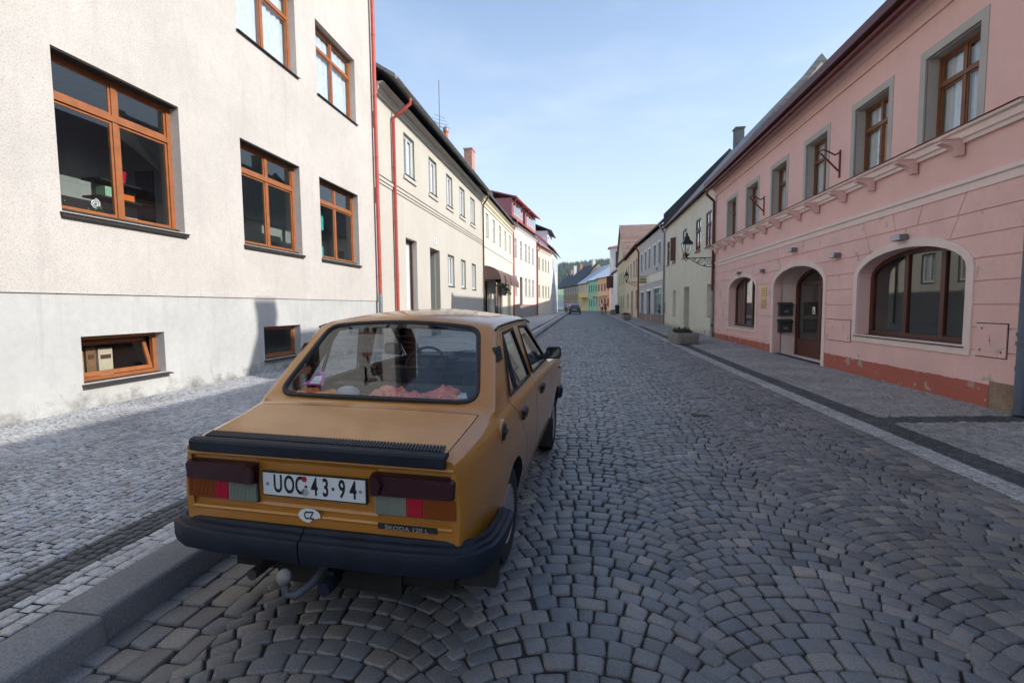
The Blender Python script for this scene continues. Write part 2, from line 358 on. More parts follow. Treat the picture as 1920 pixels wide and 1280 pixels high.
stones('pavement_dark_band', rows(-2.98, -2.74, YN, YF, .058, .05, .075, .003), lpz, .006, m_mosd, R4, .0015, eight=False, tilt=.04)
stones('pavement_white_band', rows(-2.74, -2.505, YN, YF, .078, .06, .12, .003), lpz, .008, m_mosw, R4, .0015, eight=False, tilt=.04)
rb = rows(RX+.55, RW+.01, YN, YF, .062, .05, .085, .004); cyb = rb[:, :, 1].mean(1); cxb = rb[:, :, 0].mean(1)
band = ((np.abs(cyb-7.0) < .17) & (cxb < 5.66)) | (np.abs(cyb-24.2) < .15)
stones('pavement', rb[~band], rpz, .006, m_mosr, R4, .002, eight=False, tilt=.04)
stones('pavement_dark_band', np.concatenate([rows(RX+.25, RX+.55, YN, YF, .058, .05, .075, .003), rb[band]]), rpz, .006, m_mosd, R4, .0015, eight=False, tilt=.04)
stones('pavement_white_band', rows(RX, RX+.25, YN, YF, .062, .05, .08, .003), rpz, .006, m_mosr2, R4, .0015, eight=False, tilt=.04)
# beds (joints near, paving texture far) as long sheets following the climb
def sheet(name, xa, xb, ya, yb, zf, m, off=0.):
    ys = sorted(set([ya, yb]+[y for y in (12, 20, YF) if ya < y < yb])); mb = MB(); v = []
    for y in ys: v += [(xa(y) if callable(xa) else xa, y, zf(xa(y) if callable(xa) else xa, y)+off), (xb(y) if callable(xb) else xb, y, zf(xb(y) if callable(xb) else xb, y)+off)]
    mb.add(v, [(2*i, 2*i+1, 2*i+3, 2*i+2) for i in range(len(ys)-1)])
    return tag(mb.build(name, m), kind='structure')
fz = lambda x, y: gz(y)
sheet('road', KX, RX, YN, YF, fz, m_dirt, -.0145)
sheet('pavement', LW-.3, -2.505, YN, YF, lambda x, y: gz(y)+.14+(-2.5-x)*.018, m_dirt, -.009)
sheet('pavement', RX, RW+.2, YN, YF, lambda x, y: gz(y)+.004+(x-RX)*.035, m_dirt, -.009)
m_roadf = far_mat('far cobbles', (0.071, 0.078, 0.089), (0.164, 0.168, 0.171), 8.5)
m_pavf = far_mat('far mosaic', (0.235, 0.235, 0.243), (0.407, 0.407, 0.414), 15)
m_pavr = far_mat('far mosaic worn', (0.187, 0.179, 0.179), (0.329, 0.313, 0.313), 15)
sheet('road', KX, RX, YF, 84, fz, m_roadf); sheet('road', KX, RX, -40, YN, fz, m_roadf)
sheet('pavement', LW-.3, -2.505, YF, 90, lambda x, y: gz(y)+.14+(-2.5-x)*.018, m_pavf); sheet('pavement', LW-.3, -2.505, -40, YN, lambda x, y: .14+(-2.5-x)*.018, m_pavf)
sheet('pavement_dark_band', -2.98, -2.74, YF, 88, lambda x, y: gz(y)+.152, m_mosd)
sheet('pavement', RX, RW+.6, YF, 84, lambda x, y: gz(y)+.004+(x-RX)*.035, m_pavr); sheet('pavement', RX, RW+.2, -40, YN, lambda x, y: .004+(x-RX)*.035, m_pavr)
sheet('pavement_dark_band', RX+.25, RX+.55, YF, 82, lambda x, y: gz(y)+.018, m_mosd)
sheet('pavement_white_band', RX, RX+.25, YF, 82, lambda x, y: gz(y)+.012, m_mosw)
# the little square where the street bends away
mb = MB(); mb.add([(-14, 84, gz(84)), (14, 84, gz(84)), (14, 135, gz(84)+.02), (-14, 135, gz(84)+.02)], [(0, 1, 2, 3)]); tag(mb.build('road', m_roadf), kind='structure')
# the land as one sheet to the horizon
mb = MB(); G_ = []
ysg = [-300, -60, 12, 90, 160, 700, 3000]; xsg = [-3000, -60, 60, 3000]
for y in ysg:
    for x in xsg: G_.append((x, y, -.09+gz(min(y, 150))*.9))
mb.add(G_, [(i*4+j, i*4+j+1, (i+1)*4+j+1, (i+1)*4+j) for i in range(len(ysg)-1) for j in range(3)])
tag(mb.build('ground', mat('meadow earth', (.07, .08, .035), .95, .3, .02)), kind='structure')
# kerb of long granite blocks
m_kerb = stone_mat('kerb granite speckled', [(0, (.15, .155, .16)), (.5, (.18, .18, .183)), (1, (.13, .134, .14))], .7, 95, .004)
m_kerb_old = mat('kerb granite', (0.211, 0.211, 0.215), .75, .16, 3, bump=.9, bscale=140, isl=.08, streak=.35)
mb = MB(); y = -20.
joint = [1.88]
while y < 88:
    L = 1.0+random.random()*.35
    if y < .8 < y+L+.6 and y+L > 1.2: L = 1.88-y
    if y < 1.88 <= y+L-.01: L = 1.88-y
    g0 = gz(y+L/2); a, b = y+.006, y+L-.006; dx = random.uniform(-.012, .012) + (.02 if abs(y+L-1.88) < .01 else 0); r = .018
    x0, x1 = -2.50+dx*.5, KX+dx; n = 3
    sec = [(x0, g0-.1), (x0, g0+.142), (x1-.03, g0+.140), (x1-.013, g0+.134), (x1-.003, g0+.118), (x1+.012, g0-.1)]
    cx = (x0+x1)/2; cz = g0+.05
    prof = lambda k, yy: [(cx+(px-cx)*k, yy, cz+(pz-cz)*k) for px, pz in sec]
    st = [prof(.93, a), prof(.985, a+.012), prof(1, a+.03), prof(1, b-.03), prof(.985, b-.012), prof(.93, b)]
    vs = [p for q in st for p in q]; m_ = len(sec)
    mb.add(vs, [(i*m_+k, i*m_+(k+1) % m_, (i+1)*m_+(k+1) % m_, (i+1)*m_+k) for i in range(5) for k in range(m_)]+[tuple(range(m_)), tuple(5*m_+k for k in range(m_))[::-1]])
    y += L
tag(mb.build('kerb', m_kerb, smooth=40), kind='structure')
# distant hill
mb = MB(); V_ = []; nx, ny = 60, 14
def hillz(x, y):
    t = max(0., min(1., (y-900)/700.)); return 1+(t*t*(3-2*t))*(118+14*sin(x/330.+.6)-.018*abs(x+60)+6*sin(x/90.))
for j in range(ny+1):
    for i in range(nx+1):
        x = -1500+3000*i/nx; yy = 880+1400*j/ny; V_.append((x, yy, hillz(x, yy)*(1 if yy < 1700 else max(.3, 1-(yy-1700)/800))))
mb.add(V_, [(j*(nx+1)+i, j*(nx+1)+i+1, (j+1)*(nx+1)+i+1, (j+1)*(nx+1)+i) for j in range(ny) for i in range(nx)])
tag(mb.build('hill', mat('hill grass', (.05, .07, .03), .95, .3, .01), smooth=80), kind='structure')
mb = MB(); random.seed(3)
for _ in range(5200):
    x = random.uniform(-420, 420); yy = random.uniform(1250, 1690); z = hillz(x, yy); h = random.uniform(13, 24); r = h*.17
    n = 6; a0 = random.random()*6
    mb.add([(x+r*cos(a0+k*pi/3), yy+r*sin(a0+k*pi/3), z+h*.1) for k in range(n)]+[(x+r*.55*cos(a0+k*pi/3+.5), yy+r*.55*sin(a0+k*pi/3+.5), z+h*.5) for k in range(n)]+[(x, yy, z+h)],
           [(k, (k+1) % n, n+(k+1) % n, n+k) for k in range(n)]+[(n+k, n+(k+1) % n, 2*n) for k in range(n)])
m_for = mat('spruce forest', (.030, .062, .034), .9, 0, isl=.55)
o = mb.build('forest', m_for, recalc=False); tag(o, 'dense dark green spruce forest covering the distant hill', 'forest', kind='stuff')
# ------------------------------------------------------------ houses
def rect(s0, s1, z0, z1): return [(s0, z0), (s1, z0), (s1, z1), (s0, z1)]
def arch(s0, s1, z0, zs, zt, n=16):
    c, a, b = (s0+s1)/2, (s1-s0)/2, zt-zs
    return [(s0, z0), (s1, z0)]+[(c+a*cos(pi*k/n), zs+b*sin(pi*k/n)) for k in range(n+1)]
def area(p): return sum(p[i][0]*p[(i+1) % len(p)][1]-p[(i+1) % len(p)][0]*p[i][1] for i in range(len(p)))/2
def front(mb, F, outer, holes, d, rv=.2, edge=0.):
    pl = [[Vector((a, b, 0)) for a, b in p] for p in [outer]+holes]
    flatp = [q for p in pl for q in p]; tri = tessellate_polygon(pl)
    mb.add([F(q.x, q.y, d) for q in flatp], [tuple(t) for t in tri])
    for h in holes:
        for i in range(len(h)):
            a, b = h[i], h[(i+1) % len(h)]; mb.add([F(*a, d), F(*b, d), F(*b, d+rv), F(*a, d+rv)], [(0, 1, 2, 3)])
    if edge:
        for i in range(len(outer)):
            a, b = outer[i], outer[(i+1) % len(outer)]; mb.add([F(*a, d), F(*b, d), F(*b, d+edge), F(*a, d+edge)], [(0, 1, 2, 3)])
def ring(mb, F, A, B, d0, d1):
    n = len(A)
    mb.add([F(*p, d) for d in (d0, d1) for P in (A, B) for p in P],
           [(i, (i+1) % n, n+(i+1) % n, n+i) for i in range(n)]+[(2*n+i, 3*n+i, 3*n+(i+1) % n, 2*n+(i+1) % n) for i in range(n)] +
           [(i, 2*n+i, 2*n+(i+1) % n, (i+1) % n) for i in range(n)]+[(n+i, n+(i+1) % n, 3*n+(i+1) % n, 3*n+i) for i in range(n)])
m_wood = mat('orange brown timber', lin(158, 96, 54), .45, .2, 6, bump=.3, bscale=30, spec=.5)
m_wood2 = mat('brown timber', lin(120, 74, 44), .5, .18, 6, bump=.3, bscale=30, spec=.5)
m_dkwood = mat('dark mahogany timber', lin(84, 44, 34), .45, .18, 6, bump=.3, bscale=30, spec=.5)
m_white = mat('white window paint', (.74, .74, .72), .45, .06)
m_green = mat('green window paint', lin(60, 110, 88), .5, .1)
m_sill = mat('dark sheet metal sill', (.055, .05, .045), .5, .2, 5, metal=.3)
m_gls = glass('window glass', (.86, .9, .9), 1.7)
m_glsB = glass('bright window glass', (.93, .95, .95), .55)
m_glsf = glass('dark window glass', opaque=(.035, .04, .045), boost=2.)
m_cur = mat('net curtain', (.75, .76, .78), .9, .1, 9)
m_in = mat('dim room', (.30, .32, .31), .9, .15, 1)
m_zinc = mat('zinc gutter', (.30, .32, .34), .5, .2, 5, metal=.6)
m_red = mat('red painted pipe', lin(186, 84, 74), .5, .15, 7)
m_brn = mat('brown painted pipe', lin(92, 62, 54), .5, .15, 7)
m_dkred = mat('dark red gutter', lin(96, 40, 38), .5, .15, 7)
m_glsA = glass('coated window glass', (.84, .88, .88), 1.9)
m_drk = mat('soffit shade brown', (.035, .028, .024), .8, .2, 6)
def window(R, F, P, frame, d=.16, fw=.065, vert=(.5,), trans=None, curtain=0, sill=(.05, m_sill), gl=m_gls, inner=None, leaf=True, surround=None, name='window', fd=.055, tilt=None):
    """P = (s0,s1,z0,z1) or ('arch',s0,s1,z0,zs,zt)"""
    if P[0] == 'arch': s0, s1, z0, zs, z1 = P[1:]; A = arch(*P[1:]); B = arch(s0+fw, s1-fw, z0+fw, zs, z1-fw)
    else: s0, s1, z0, z1 = P; zs = z1; A = rect(*P); B = rect(s0+fw, s1-fw, z0+fw, z1-fw)
    mb = MB(); ring(mb, F, A, B, d, d+fd)
    w = s1-s0; h = z1-z0; zt = z0+h*trans if trans else None
    for f in vert:
        x = s0+w*f; top = z1-fw
        if P[0] == 'arch': c, a = (s0+s1)/2, w/2; top = zs+(z1-zs)*sqrt(max(0, 1-((x-c)/a)**2))-fw*.7
        mb.fbox(F, x-fw*.55, x+fw*.55, z0+fw, top, d+.004, d+fd-.004)
    if zt: mb.fbox(F, s0+fw, s1-fw, zt-fw*.55, zt+fw*.55, d-.008, d+fd-.006)
    if leaf:        # sash frames inside the outer frame
        xs = [s0+fw]+[s0+w*f for f in vert]+[s1-fw]; zz = [z0+fw, (zt or z1-fw)]+([z1-fw] if zt else [])
        for i in range(len(xs)-1):
            for j in range(len(zz)-1):
                a0, a1 = xs[i]+(fw*.55 if i else 0), xs[i+1]-(fw*.55 if i < len(xs)-2 else 0); b0, b1 = zz[j]+(fw*.55 if j else 0), zz[j+1]-(fw*.55 if j < len(zz)-2 else 0)
                if P[0] == 'arch' and b1 > zs: continue
                k = fw*.5; ring(mb, F, rect(a0+.004, a1-.004, b0+.004, b1-.004), rect(a0+k, a1-k, b0+k, b1-k), d+.018, d+fd+.004)
    wo = mb.build(name, frame, R)
    Bp = arch(s0+fw*.4, s1-fw*.4, z0+fw*.4, zs, z1-fw*.4) if P[0] == 'arch' else rect(s0+fw*.4, s1-fw*.4, z0+fw*.4, z1-fw*.4)
    pm = MB(); pm.add([F(*p, d+fd*.55) for p in Bp], [tuple(range(len(Bp)))]); pn = pm.build('pane', gl, R, recalc=False); reparent(pn, wo)
    if sill:
        o_, sm = sill; sb = MB()
        sb.cube8([F(a, zz+dz, b) for zz in (0,) for (b, dz) in () for a in ()] if False else [F(s0-.03, z0-.035, -o_), F(s1+.05, z0-.035, -o_), F(s0-.03, z0-.01, d), F(s1+.05, z0-.01, d), F(s0-.03, z0-.02, -o_), F(s1+.05, z0-.02, -o_), F(s0-.03, z0+.012, d), F(s1+.05, z0+.012, d)])
        reparent(sb.build('sill', sm, R), wo)
    if surround:
        wd, smat, pr = surround; sb = MB()
        O = rect(s0-wd, s1+wd, z0-.02, z1+wd); I = rect(s0, s1, z0-.0, z1); ring(sb, F, O, I, -pr, .02); reparent(sb.build('surround', smat, R), wo)
    if curtain:
        cb = MB(); n = 40; dd = d+.10
        for (fa, fb) in (((0, .48), (.52, 1)) if curtain == 1 else ((0, 1),)) if curtain != 3 else ((.0, .3),):
            xs = [s0+w*(fa+(fb-fa)*i/n) for i in range(n+1)]; vs = []
            for zc_ in (z0+.03, z1-.02): vs += [F(x, zc_, dd+.018*sin(i*1.9)+.01*sin(i*.7)) for i, x in enumerate(xs)]
            cb.add(vs, [(i, i+1, n+2+i, n+1+i) for i in range(n)])
        reparent(cb.build('curtain', m_cur, R, smooth=60, recalc=False), wo)
    return wo
def reparent(ch, par):
    ch.parent = par                      # every part keeps its vertices relative to the thing's base
def downpipe(R, F, s, z0, z1, m, r=.05, off=.10, elbow=None, name='downpipe', lower=None):
    mb = MB()
    pts = [F(s, z0, -off), F(s, z1, -off)]
    if elbow: ds, dd, dz = elbow; pts += [F(s+ds*.25, z1+dz*.15, -off-dd*.2), F(s+ds*.9, z1+dz*.75, -off-dd), F(s+ds, z1+dz, -off-dd)]
    mb.tube(pts, r, 12)
    z = z0+.6
    while z < z1: mb.tube([F(s, z-.03, -off), F(s, z+.03, -off)], r+.008, 12); z += 1.9
    if lower:
        o = mb.build(name, m, R, smooth=50); m2 = MB(); m2.tube([F(s, z0-.02, -off), F(s, z0+lower, -off)], r+.006, 12); reparent(m2.build('lower_pipe', m_zinc, R, smooth=50), o); return o
    return mb.build(name, m, R, smooth=50)
def house(name, label, F, zb, zt, wallm, roofm, holes=(), depth=9., ridge=3.6, oh=.45, eave=None, gut=m_zinc, rv=.2, body=True, group=None, d0=0., cornice=None, roofth=.12, s_a=0., s_b=None, wall_top_front=None, verge=.0, floors=None):
    L = F.L if s_b is None else s_b
    R = root(name, label, 'house', F(s_a, zb, 0), group)
    mb = MB(); front(mb, F, rect(s_a, L, zb-.3, zt), list(holes), d0, rv)
    if body:
        for s in (s_a, L):
            mb.add([F(s, zb-.3, d0), F(s, zb-.3, depth), F(s, zt, depth), F(s, zt+ridge-.06, depth/2), F(s, zt, d0)], [(0, 1, 2, 3, 4)])
        mb.add([F(s_a, zb-.3, depth), F(L, zb-.3, depth), F(L, zt, depth), F(s_a, zt, depth)], [(0, 1, 2, 3)])
    mb.build('wall', wallm, R, recalc=False)
    if body:
        ib = MB(); ib.fbox(F, s_a+.1, L-.1, zb, zt, 1.9, 2.0)
        nst = 2 if zt-zb < 9.5 else 3
        for z in (floors or [zb+.3+(zt-zb)*k/nst-.5 for k in range(1, nst)]): ib.fbox(F, s_a+.1, L-.1, z-.1, z, .25, 1.9)
        ib.build('interior', m_in, R)
    rb = MB(); sl_ = ridge/(depth/2); e = (eave if eave is not None else zt)
    a, b = s_a+.003-verge, L-.003+verge
    z_e = e; zr = zt+ridge
    for (dA, dB) in ((-oh, depth/2), (depth+oh, depth/2)):
        q = [(dA, z_e), (dB, zr), (dB, zr+roofth), (dA, z_e+roofth)]
        rb.prism([F(a, z, d) for d, z in q], [F(b, z, d) for d, z in q])
    rb.build('roof', roofm, R)
    if gut:
        gb = MB(); n = 8; vs = []
        for s in (a, b):
            for rr in (.065, .055): vs += [F(s, z_e-.005+rr*(-sin(pi*k/n)), -oh-.06-rr*cos(pi*k/n)) for k in range(n+1)]
        k = n+1; fs = [(i, i+1, 2*k+i+1, 2*k+i) for i in range(n)]+[(k+i, 3*k+i, 3*k+i+1, k+i+1) for i in range(n)]+[(0, 2*k, 3*k, k), (n, k+n, 3*k+n, 2*k+n)]
        gb.add(vs, fs); gb.build('gutter', gut, R, smooth=50)
    if cornice:
        cb = MB(); cz, cm_, steps = cornice
        q = [(0.001, cz)]+[(-dd, zz) for dd, zz in steps]+[(0.001, steps[-1][1])]
        cb.prism([F(a+.004, z, d) for d, z in q], [F(b-.004, z, d) for d, z in q]); cb.build('cornice', cm_, R)
    return R
def chimney(R, F, s, d, z0, z1, w, l, m, cap=True):
    mb = MB(); mb.fbox(F, s-l/2, s+l/2, z0, z1, d-w/2, d+w/2)
    if cap: mb.fbox(F, s-l/2-.05, s+l/2+.05, z1, z1+.08, d-w/2-.05, d+w/2+.05)
    roof = [c for c in R.children if c.name.startswith('roof')][0]
    o = mb.build('chimney', m, R); reparent(o, roof); return o
def brick_mat(name, c1, c2, mortar, sc=1., rough=.85):
    m = bpy.data.materials.new(name); m.use_nodes = True; n = m.node_tree.nodes; l = m.node_tree.links; b = n['Principled BSDF']
    g = n.new('ShaderNodeNewGeometry'); sp = n.new('ShaderNodeSeparateXYZ'); l.new(g.outputs['Position'], sp.inputs[0])
    ad = n.new('ShaderNodeMath'); l.new(sp.outputs[0], ad.inputs[0]); l.new(sp.outputs[1], ad.inputs[1])
    cb = n.new('ShaderNodeCombineXYZ'); l.new(ad.outputs[0], cb.inputs[0]); l.new(sp.outputs[2], cb.inputs[1])
    t = n.new('ShaderNodeTexBrick'); l.new(cb.outputs[0], t.inputs[0]); t.inputs['Scale'].default_value = sc; t.inputs['Color1'].default_value = c1+(1,); t.inputs['Color2'].default_value = c2+(1,); t.inputs['Mortar'].default_value = mortar+(1,)
    t.inputs['Mortar Size'].default_value = .012; t.inputs['Brick Width'].default_value = .28; t.inputs['Row Height'].default_value = .09
    l.new(t.outputs[0], b.inputs['Base Color']); b.inputs['Roughness'].default_value = rough; return m
m_brick = brick_mat('chimney brick', lin(190, 128, 98), lin(168, 104, 78), lin(190, 175, 160))
def roof_mat(name, c1, c2, w=.3, h=.28, patch=None, rough=.8):
    m = bpy.data.materials.new(name); m.use_nodes = True; n = m.node_tree.nodes; l = m.node_tree.links; b = n['Principled BSDF']
    g = n.new('ShaderNodeNewGeometry'); sp = n.new('ShaderNodeSeparateXYZ'); l.new(g.outputs['Position'], sp.inputs[0])
    cb = n.new('ShaderNodeCombineXYZ'); l.new(sp.outputs[1], cb.inputs[0]); l.new(sp.outputs[2], cb.inputs[1])
    t = n.new('ShaderNodeTexBrick'); l.new(cb.outputs[0], t.inputs[0]); t.inputs['Scale'].default_value = 1; t.inputs['Color1'].default_value = c1+(1,); t.inputs['Color2'].default_value = c2+(1,); t.inputs['Mortar'].default_value = tuple(x*.5 for x in c1)+(1,)
    t.inputs['Mortar Size'].default_value = .012; t.inputs['Brick Width'].default_value = w; t.inputs['Row Height'].default_value = h
    out = t.outputs[0]
    nz = n.new('ShaderNodeTexNoise'); nz.inputs['Scale'].default_value = 1.2; nz.inputs['Detail'].default_value = 7; nz.inputs['Roughness'].default_value = .7; l.new(g.outputs['Position'], nz.inputs[0])
    mr = n.new('ShaderNodeMapRange'); mr.inputs[1].default_value = .52; mr.inputs[2].default_value = .66; mr.inputs[3].default_value = 0; mr.inputs[4].default_value = .8; l.new(nz.outputs[0], mr.inputs[0])
    x = n.new('ShaderNodeMixRGB'); l.new(mr.outputs[0], x.inputs[0]); l.new(out, x.inputs[1]); x.inputs[2].default_value = (tuple(patch) if patch else tuple(c*.7 for c in c1))+(1,)
    l.new(x.outputs[0], b.inputs['Base Color']); b.inputs['Roughness'].default_value = rough; return m
m_redmetal = mat('red sheet metal roof', lin(168, 110, 112), .5, .12, 3)
m_dkredmetal = mat('dark red sheet metal roof', lin(92, 50, 52), .5, .15, 3)
m_slate = roof_mat('grey fibre slates', (.16, .16, .165), (.21, .21, .21), .3, .25, (.30, .28, .24))
m_slatedk = roof_mat('dark slates', (.055, .06, .07), (.08, .085, .095))
m_brntile = roof_mat('brown red tiles', lin(128, 100, 90), lin(150, 124, 112), .25, .3)
m_pale = mat('pale sheet metal roof', (.80, .82, .82), .6, .08, 1)

# ---- left: house A, roughcast with orange-brown timber windows (goes on behind the camera)
m_rough = mat('beige roughcast', lin(202, 196, 188), .95, .09, .7, bump=.9, bscale=42, speck=.5, spec=.1, streak=.22)
m_plinth = mat('smooth render plinth', lin(190, 189, 185), .9, .10, 1.1, bump=.35, bscale=12, spec=.15, speck=.12, streak=.35, dirt=((.15, .145, .13), 1.0, .9))
FA = Fac((LW, 0), (LW, 15.45), True)
FL = [(5.53, 7.52), (9.0, 11.05), (11.93, 14.1), (1.5, 3.5), (-2.6, -.6), (-6.6, -4.6), (-10.6, -8.6), (-14.6, -12.6)]
UP = [(9.07, 11.1), (12.0, 14.15), (5.53, 7.52), (3.5, 4.6), (1.9, 3.0), (.3, 1.4), (-1.3, -.2), (-3.1, -2.0), (-6.6, -4.6), (-10.6, -8.6), (-14.6, -12.6)]
BS = [(5.67, 7.0, .56, 1.21), (9.5, 10.86, .47, 1.18), (1.6, 2.9, .6, 1.2), (-2.3, -1, .6, 1.2), (-6.3, -5, .6, 1.2)]
hl = [rect(a, b, 2.87, 4.96) for a, b in FL]+[rect(a, b, 7.06, 8.9) for a, b in UP]+[rect(a, b, 11., 13.) for a, b in UP]
RA = house('roughcast_house', 'tall beige roughcast house with orange brown timber windows and a smooth pale plinth', FA, .2, 14.35, m_rough, m_redmetal, hl, depth=11, ridge=4, oh=.5, s_a=-22, rv=.22, floors=(.45, 2.3, 5.35, 9.4, 13.6))
mb = MB()
front(mb, FA, rect(-22, 15.45, -.1, 1.79), [rect(*b) for b in BS], .022, .2)
# replace the lower wall: the roughcast stops above the plinth
wall = [c for c in RA.children if c.name.startswith('wall')][0]
b_ = bmesh.new(); b_.from_mesh(wall.data); g_ = b_.verts[:]+b_.edges[:]+b_.faces[:]
bmesh.ops.bisect_plane(b_, geom=g_, plane_co=(0, 0, 1.792-.2), plane_no=(0, 0, 1))
dele = [f for f in b_.faces if f.calc_center_median().z < 1.61 and abs(f.calc_center_median().x) < .3]
bmesh.ops.delete(b_, geom=dele, context='FACES'); b_.to_mesh(wall.data); b_.free()
mb.build('plinth', m_plinth, RA, recalc=False)
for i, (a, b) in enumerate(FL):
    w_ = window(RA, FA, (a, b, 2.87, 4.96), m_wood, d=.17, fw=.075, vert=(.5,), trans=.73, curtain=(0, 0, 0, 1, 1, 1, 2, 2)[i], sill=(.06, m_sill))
    mb = MB(); mb.fbox(FA, a+.003, b-.003, 4.935, 4.957, .012, .168); reparent(mb.build('soffit_shade_strip', m_drk, RA), w_)  # added strip: the lintel underside's dark shade and grime put into its colour
    mb = MB(); mb.fbox(FA, a+.002, b-.002, 2.83, 2.925, .10, .168); mb.fbox(FA, a-.02, b+.03, 2.79, 2.845, -.05, .0); reparent(mb.build('sill_board', m_sill, RA), w_)
for i, (a, b) in enumerate(UP):
    window(RA, FA, (a, b, 7.06, 8.9), m_wood, gl=m_glsA, d=.17, fw=.07, vert=(.5,), trans=.70, curtain=1 if i else 2, sill=(.06, m_sill))
    window(RA, FA, (a, b, 11., 13.), m_wood, gl=m_glsA, d=.17, fw=.07, vert=(.5,), trans=.70, curtain=2, sill=(.06, m_sill), leaf=False)
for i, (a, b, c, d) in enumerate(BS):
    w_ = window(RA, FA, (a, b, c, d), m_wood, d=.19, fw=.06, vert=(), sill=(.07, m_sill), leaf=bool(i))
    if i == 0:      # the hopper sash stands ajar
        mb = MB(); T = lambda s, z, dd: FA(s, c+.07+(z-c-.07)*.97, dd+.02+(z-c)*.24)
        ring(mb, T, rect(a+.07, b-.07, c+.07, d-.07), rect(a+.13, b-.13, c+.13, d-.13), .16, .2); sa = mb.build('sash', m_wood, RA); reparent(sa, w_)
        mb = MB(); mb.add([T(*p, .18) for p in rect(a+.12, b-.12, c+.12, d-.12)], [(0, 1, 2, 3)]); reparent(mb.build('pane', m_gls, RA, recalc=False), w_)
        for ch in list(w_.children):
            if ch.name.startswith('pane') and ch.data.vertices[0].co != sa.data.vertices[0].co and ch != w_.children[-1]: bpy.data.objects.remove(ch); break
downpipe(RA, FA, 15.28, .12, 14.2, m_red, r=.062, off=.12, lower=1.9)
mb = MB(); [mb.fbox(FA, 15.36, 15.5, z, z+.5, -.03, .0) for z in (5.0, 7.4)]; mb.build('patch', m_red, RA)

for l_, s0_, s1_, z1_, mm_ in (('yellowish cardboard box behind the tilted basement window, left one', 5.75, 6.02, .98, mat('cardboard', lin(190, 160, 110), .9, .1)), ('brown striped box behind the tilted basement window, middle one', 6.06, 6.2, 1.02, mat('brown card', lin(140, 104, 74), .9, .1)), ('pale box with a bright face behind the tilted basement window, right one', 6.24, 6.46, 1.0, mat('pale card', lin(210, 196, 170), .9, .1))):
    mb = MB(); mb.fbox(FA, s0_, s1_, .5, z1_, .42, .7); R_ = root('cardboard_box', l_, 'box', FA(s0_, .5, .5)); mb.build('carton', mm_, R_); mb = MB(); mb.fbox(FA, s0_+.03, s1_-.03, z1_-.16, z1_-.10, .412, .4195); mb.build('printed_stripe', m_brn, R_)
# things on the sills of house A
def pot_plant(label, s, z, d, flower):
    R = root('pot_plant', label, 'pot plant', FA(s, z, d)); o = FA(s, z, d)
    mb = MB(); mb.lathe([(.035, 0), (.05, .08), (.055, .085), (.045, .085)], o, 'z', 14); mb.build('pot', mat('terracotta', lin(150, 85, 60), .8), R, smooth=40)
    mb = MB()
    for _ in range(70):
        a = random.random()*6.28; e = random.uniform(.2, 1.4); r = random.uniform(.04, .12); p = o+Vector((r*cos(a)*cos(e), r*sin(a)*cos(e), .08+r*sin(e))); q = p+Vector((random.uniform(-.03, .03), random.uniform(-.03, .03), random.uniform(.0, .04)))
        w = Vector((random.uniform(-.012, .012), random.uniform(-.012, .012), .01)); mb.add([p, p+w+(q-p)*.5, q, p-w+(q-p)*.5], [(0, 1, 2, 3)])
    mb.build('leaves', mat('pot leaves', (.09, .13, .03), .7, isl=.4), R, recalc=False)
    if flower == 'pinwheel':
        mb = MB(); mb.tube([o+Vector((0, 0, .08)), o+Vector((0, 0, .27))], .004, 6); c = o+Vector((.01, 0, .28))
        for k in range(5):
            a = k*2*pi/5; mb.add([c, c+Vector((.0, .06*cos(a), .06*sin(a))), c+Vector((.015, .06*cos(a+.7), .06*sin(a+.7)))], [(0, 1, 2)])
        mb.build('flower', mat('white petals', (.8, .74, .72), .6), R, recalc=False)
pot_plant('small green pot plant with white paper flower standing behind the big left pane', 5.72, 2.96, .34, 'pinwheel')
pot_plant('tiny pot plant beneath the white spiral in the big left window', 6.25, 2.90, .30, None)
mb = MB(); c_ = FA(6.22, 3.11, .27); pts = []
for k in range(40): a = k*.36; r = .012+.0016*k; pts.append(c_+Vector((0, r*cos(a), r*sin(a))))
mb.tube(pts, .009, 6); tag(mb.build('spiral_ornament', mat('white card', (.8, .8, .8), .6), smooth=50), 'white spiral ornament leaning on the inner sill of the big window', 'ornament')
R_ = root('shelf_rack', 'dark wall shelf with books and boxes inside the big left window', 'shelf', FA(7.1, 2.9, .9))
mb = MB(); [mb.fbox(FA, 6.75, 7.7, z, z+.03, .75, 1.1) for z in (3.02, 3.35, 3.62)]; mb.fbox(FA, 7.7, 7.73, 2.9, 4.0, .75, 1.1); mb.build('shelf', mat('black shelf', (.02, .022, .025), .5), R_)
def trink(name, label, cat, s, z, w, h, m, kind='box'):
    mb = MB()
    if kind == 'box': mb.fbox(FA, s, s+w, z+.0305, z+.0305+h, .78, .95)
    else: mb.lathe([(w*.35, 0), (w*.5, h), (w*.46, h), (w*.3, .02)], FA(s, z+.0305, .86), 'z', 16)
    tag(mb.build(name, m, smooth=40), label, cat)
trink('bucket', 'red bucket on the top shelf inside the big left window', 'bucket', 7.2, 3.62, .17, .2, mat('red plastic', lin(190, 30, 60), .4), 'b')
trink('storage_box', 'orange box on the middle shelf inside the big left window', 'box', 7.1, 3.35, .26, .1, mat('orange card', lin(220, 110, 40), .7))
trink('storage_box', 'pale green box on the middle shelf inside the big left window', 'box', 6.85, 3.35, .2, .16, mat('pale green card', lin(150, 190, 160), .7))
trink('book_stack', 'pile of white papers on the lowest shelf inside the big left window', 'papers', 6.95, 3.02, .45, .06, mat('paper', (.7, .7, .7), .8))
mb = MB(); mb.fbox(FA, 11.99, 12.9, 2.98, 3.3, .5, .9); tag(mb.build('cabinet', mat('turquoise paint', lin(70, 190, 180), .6)), 'turquoise cabinet inside the third ground floor window', 'cabinet')
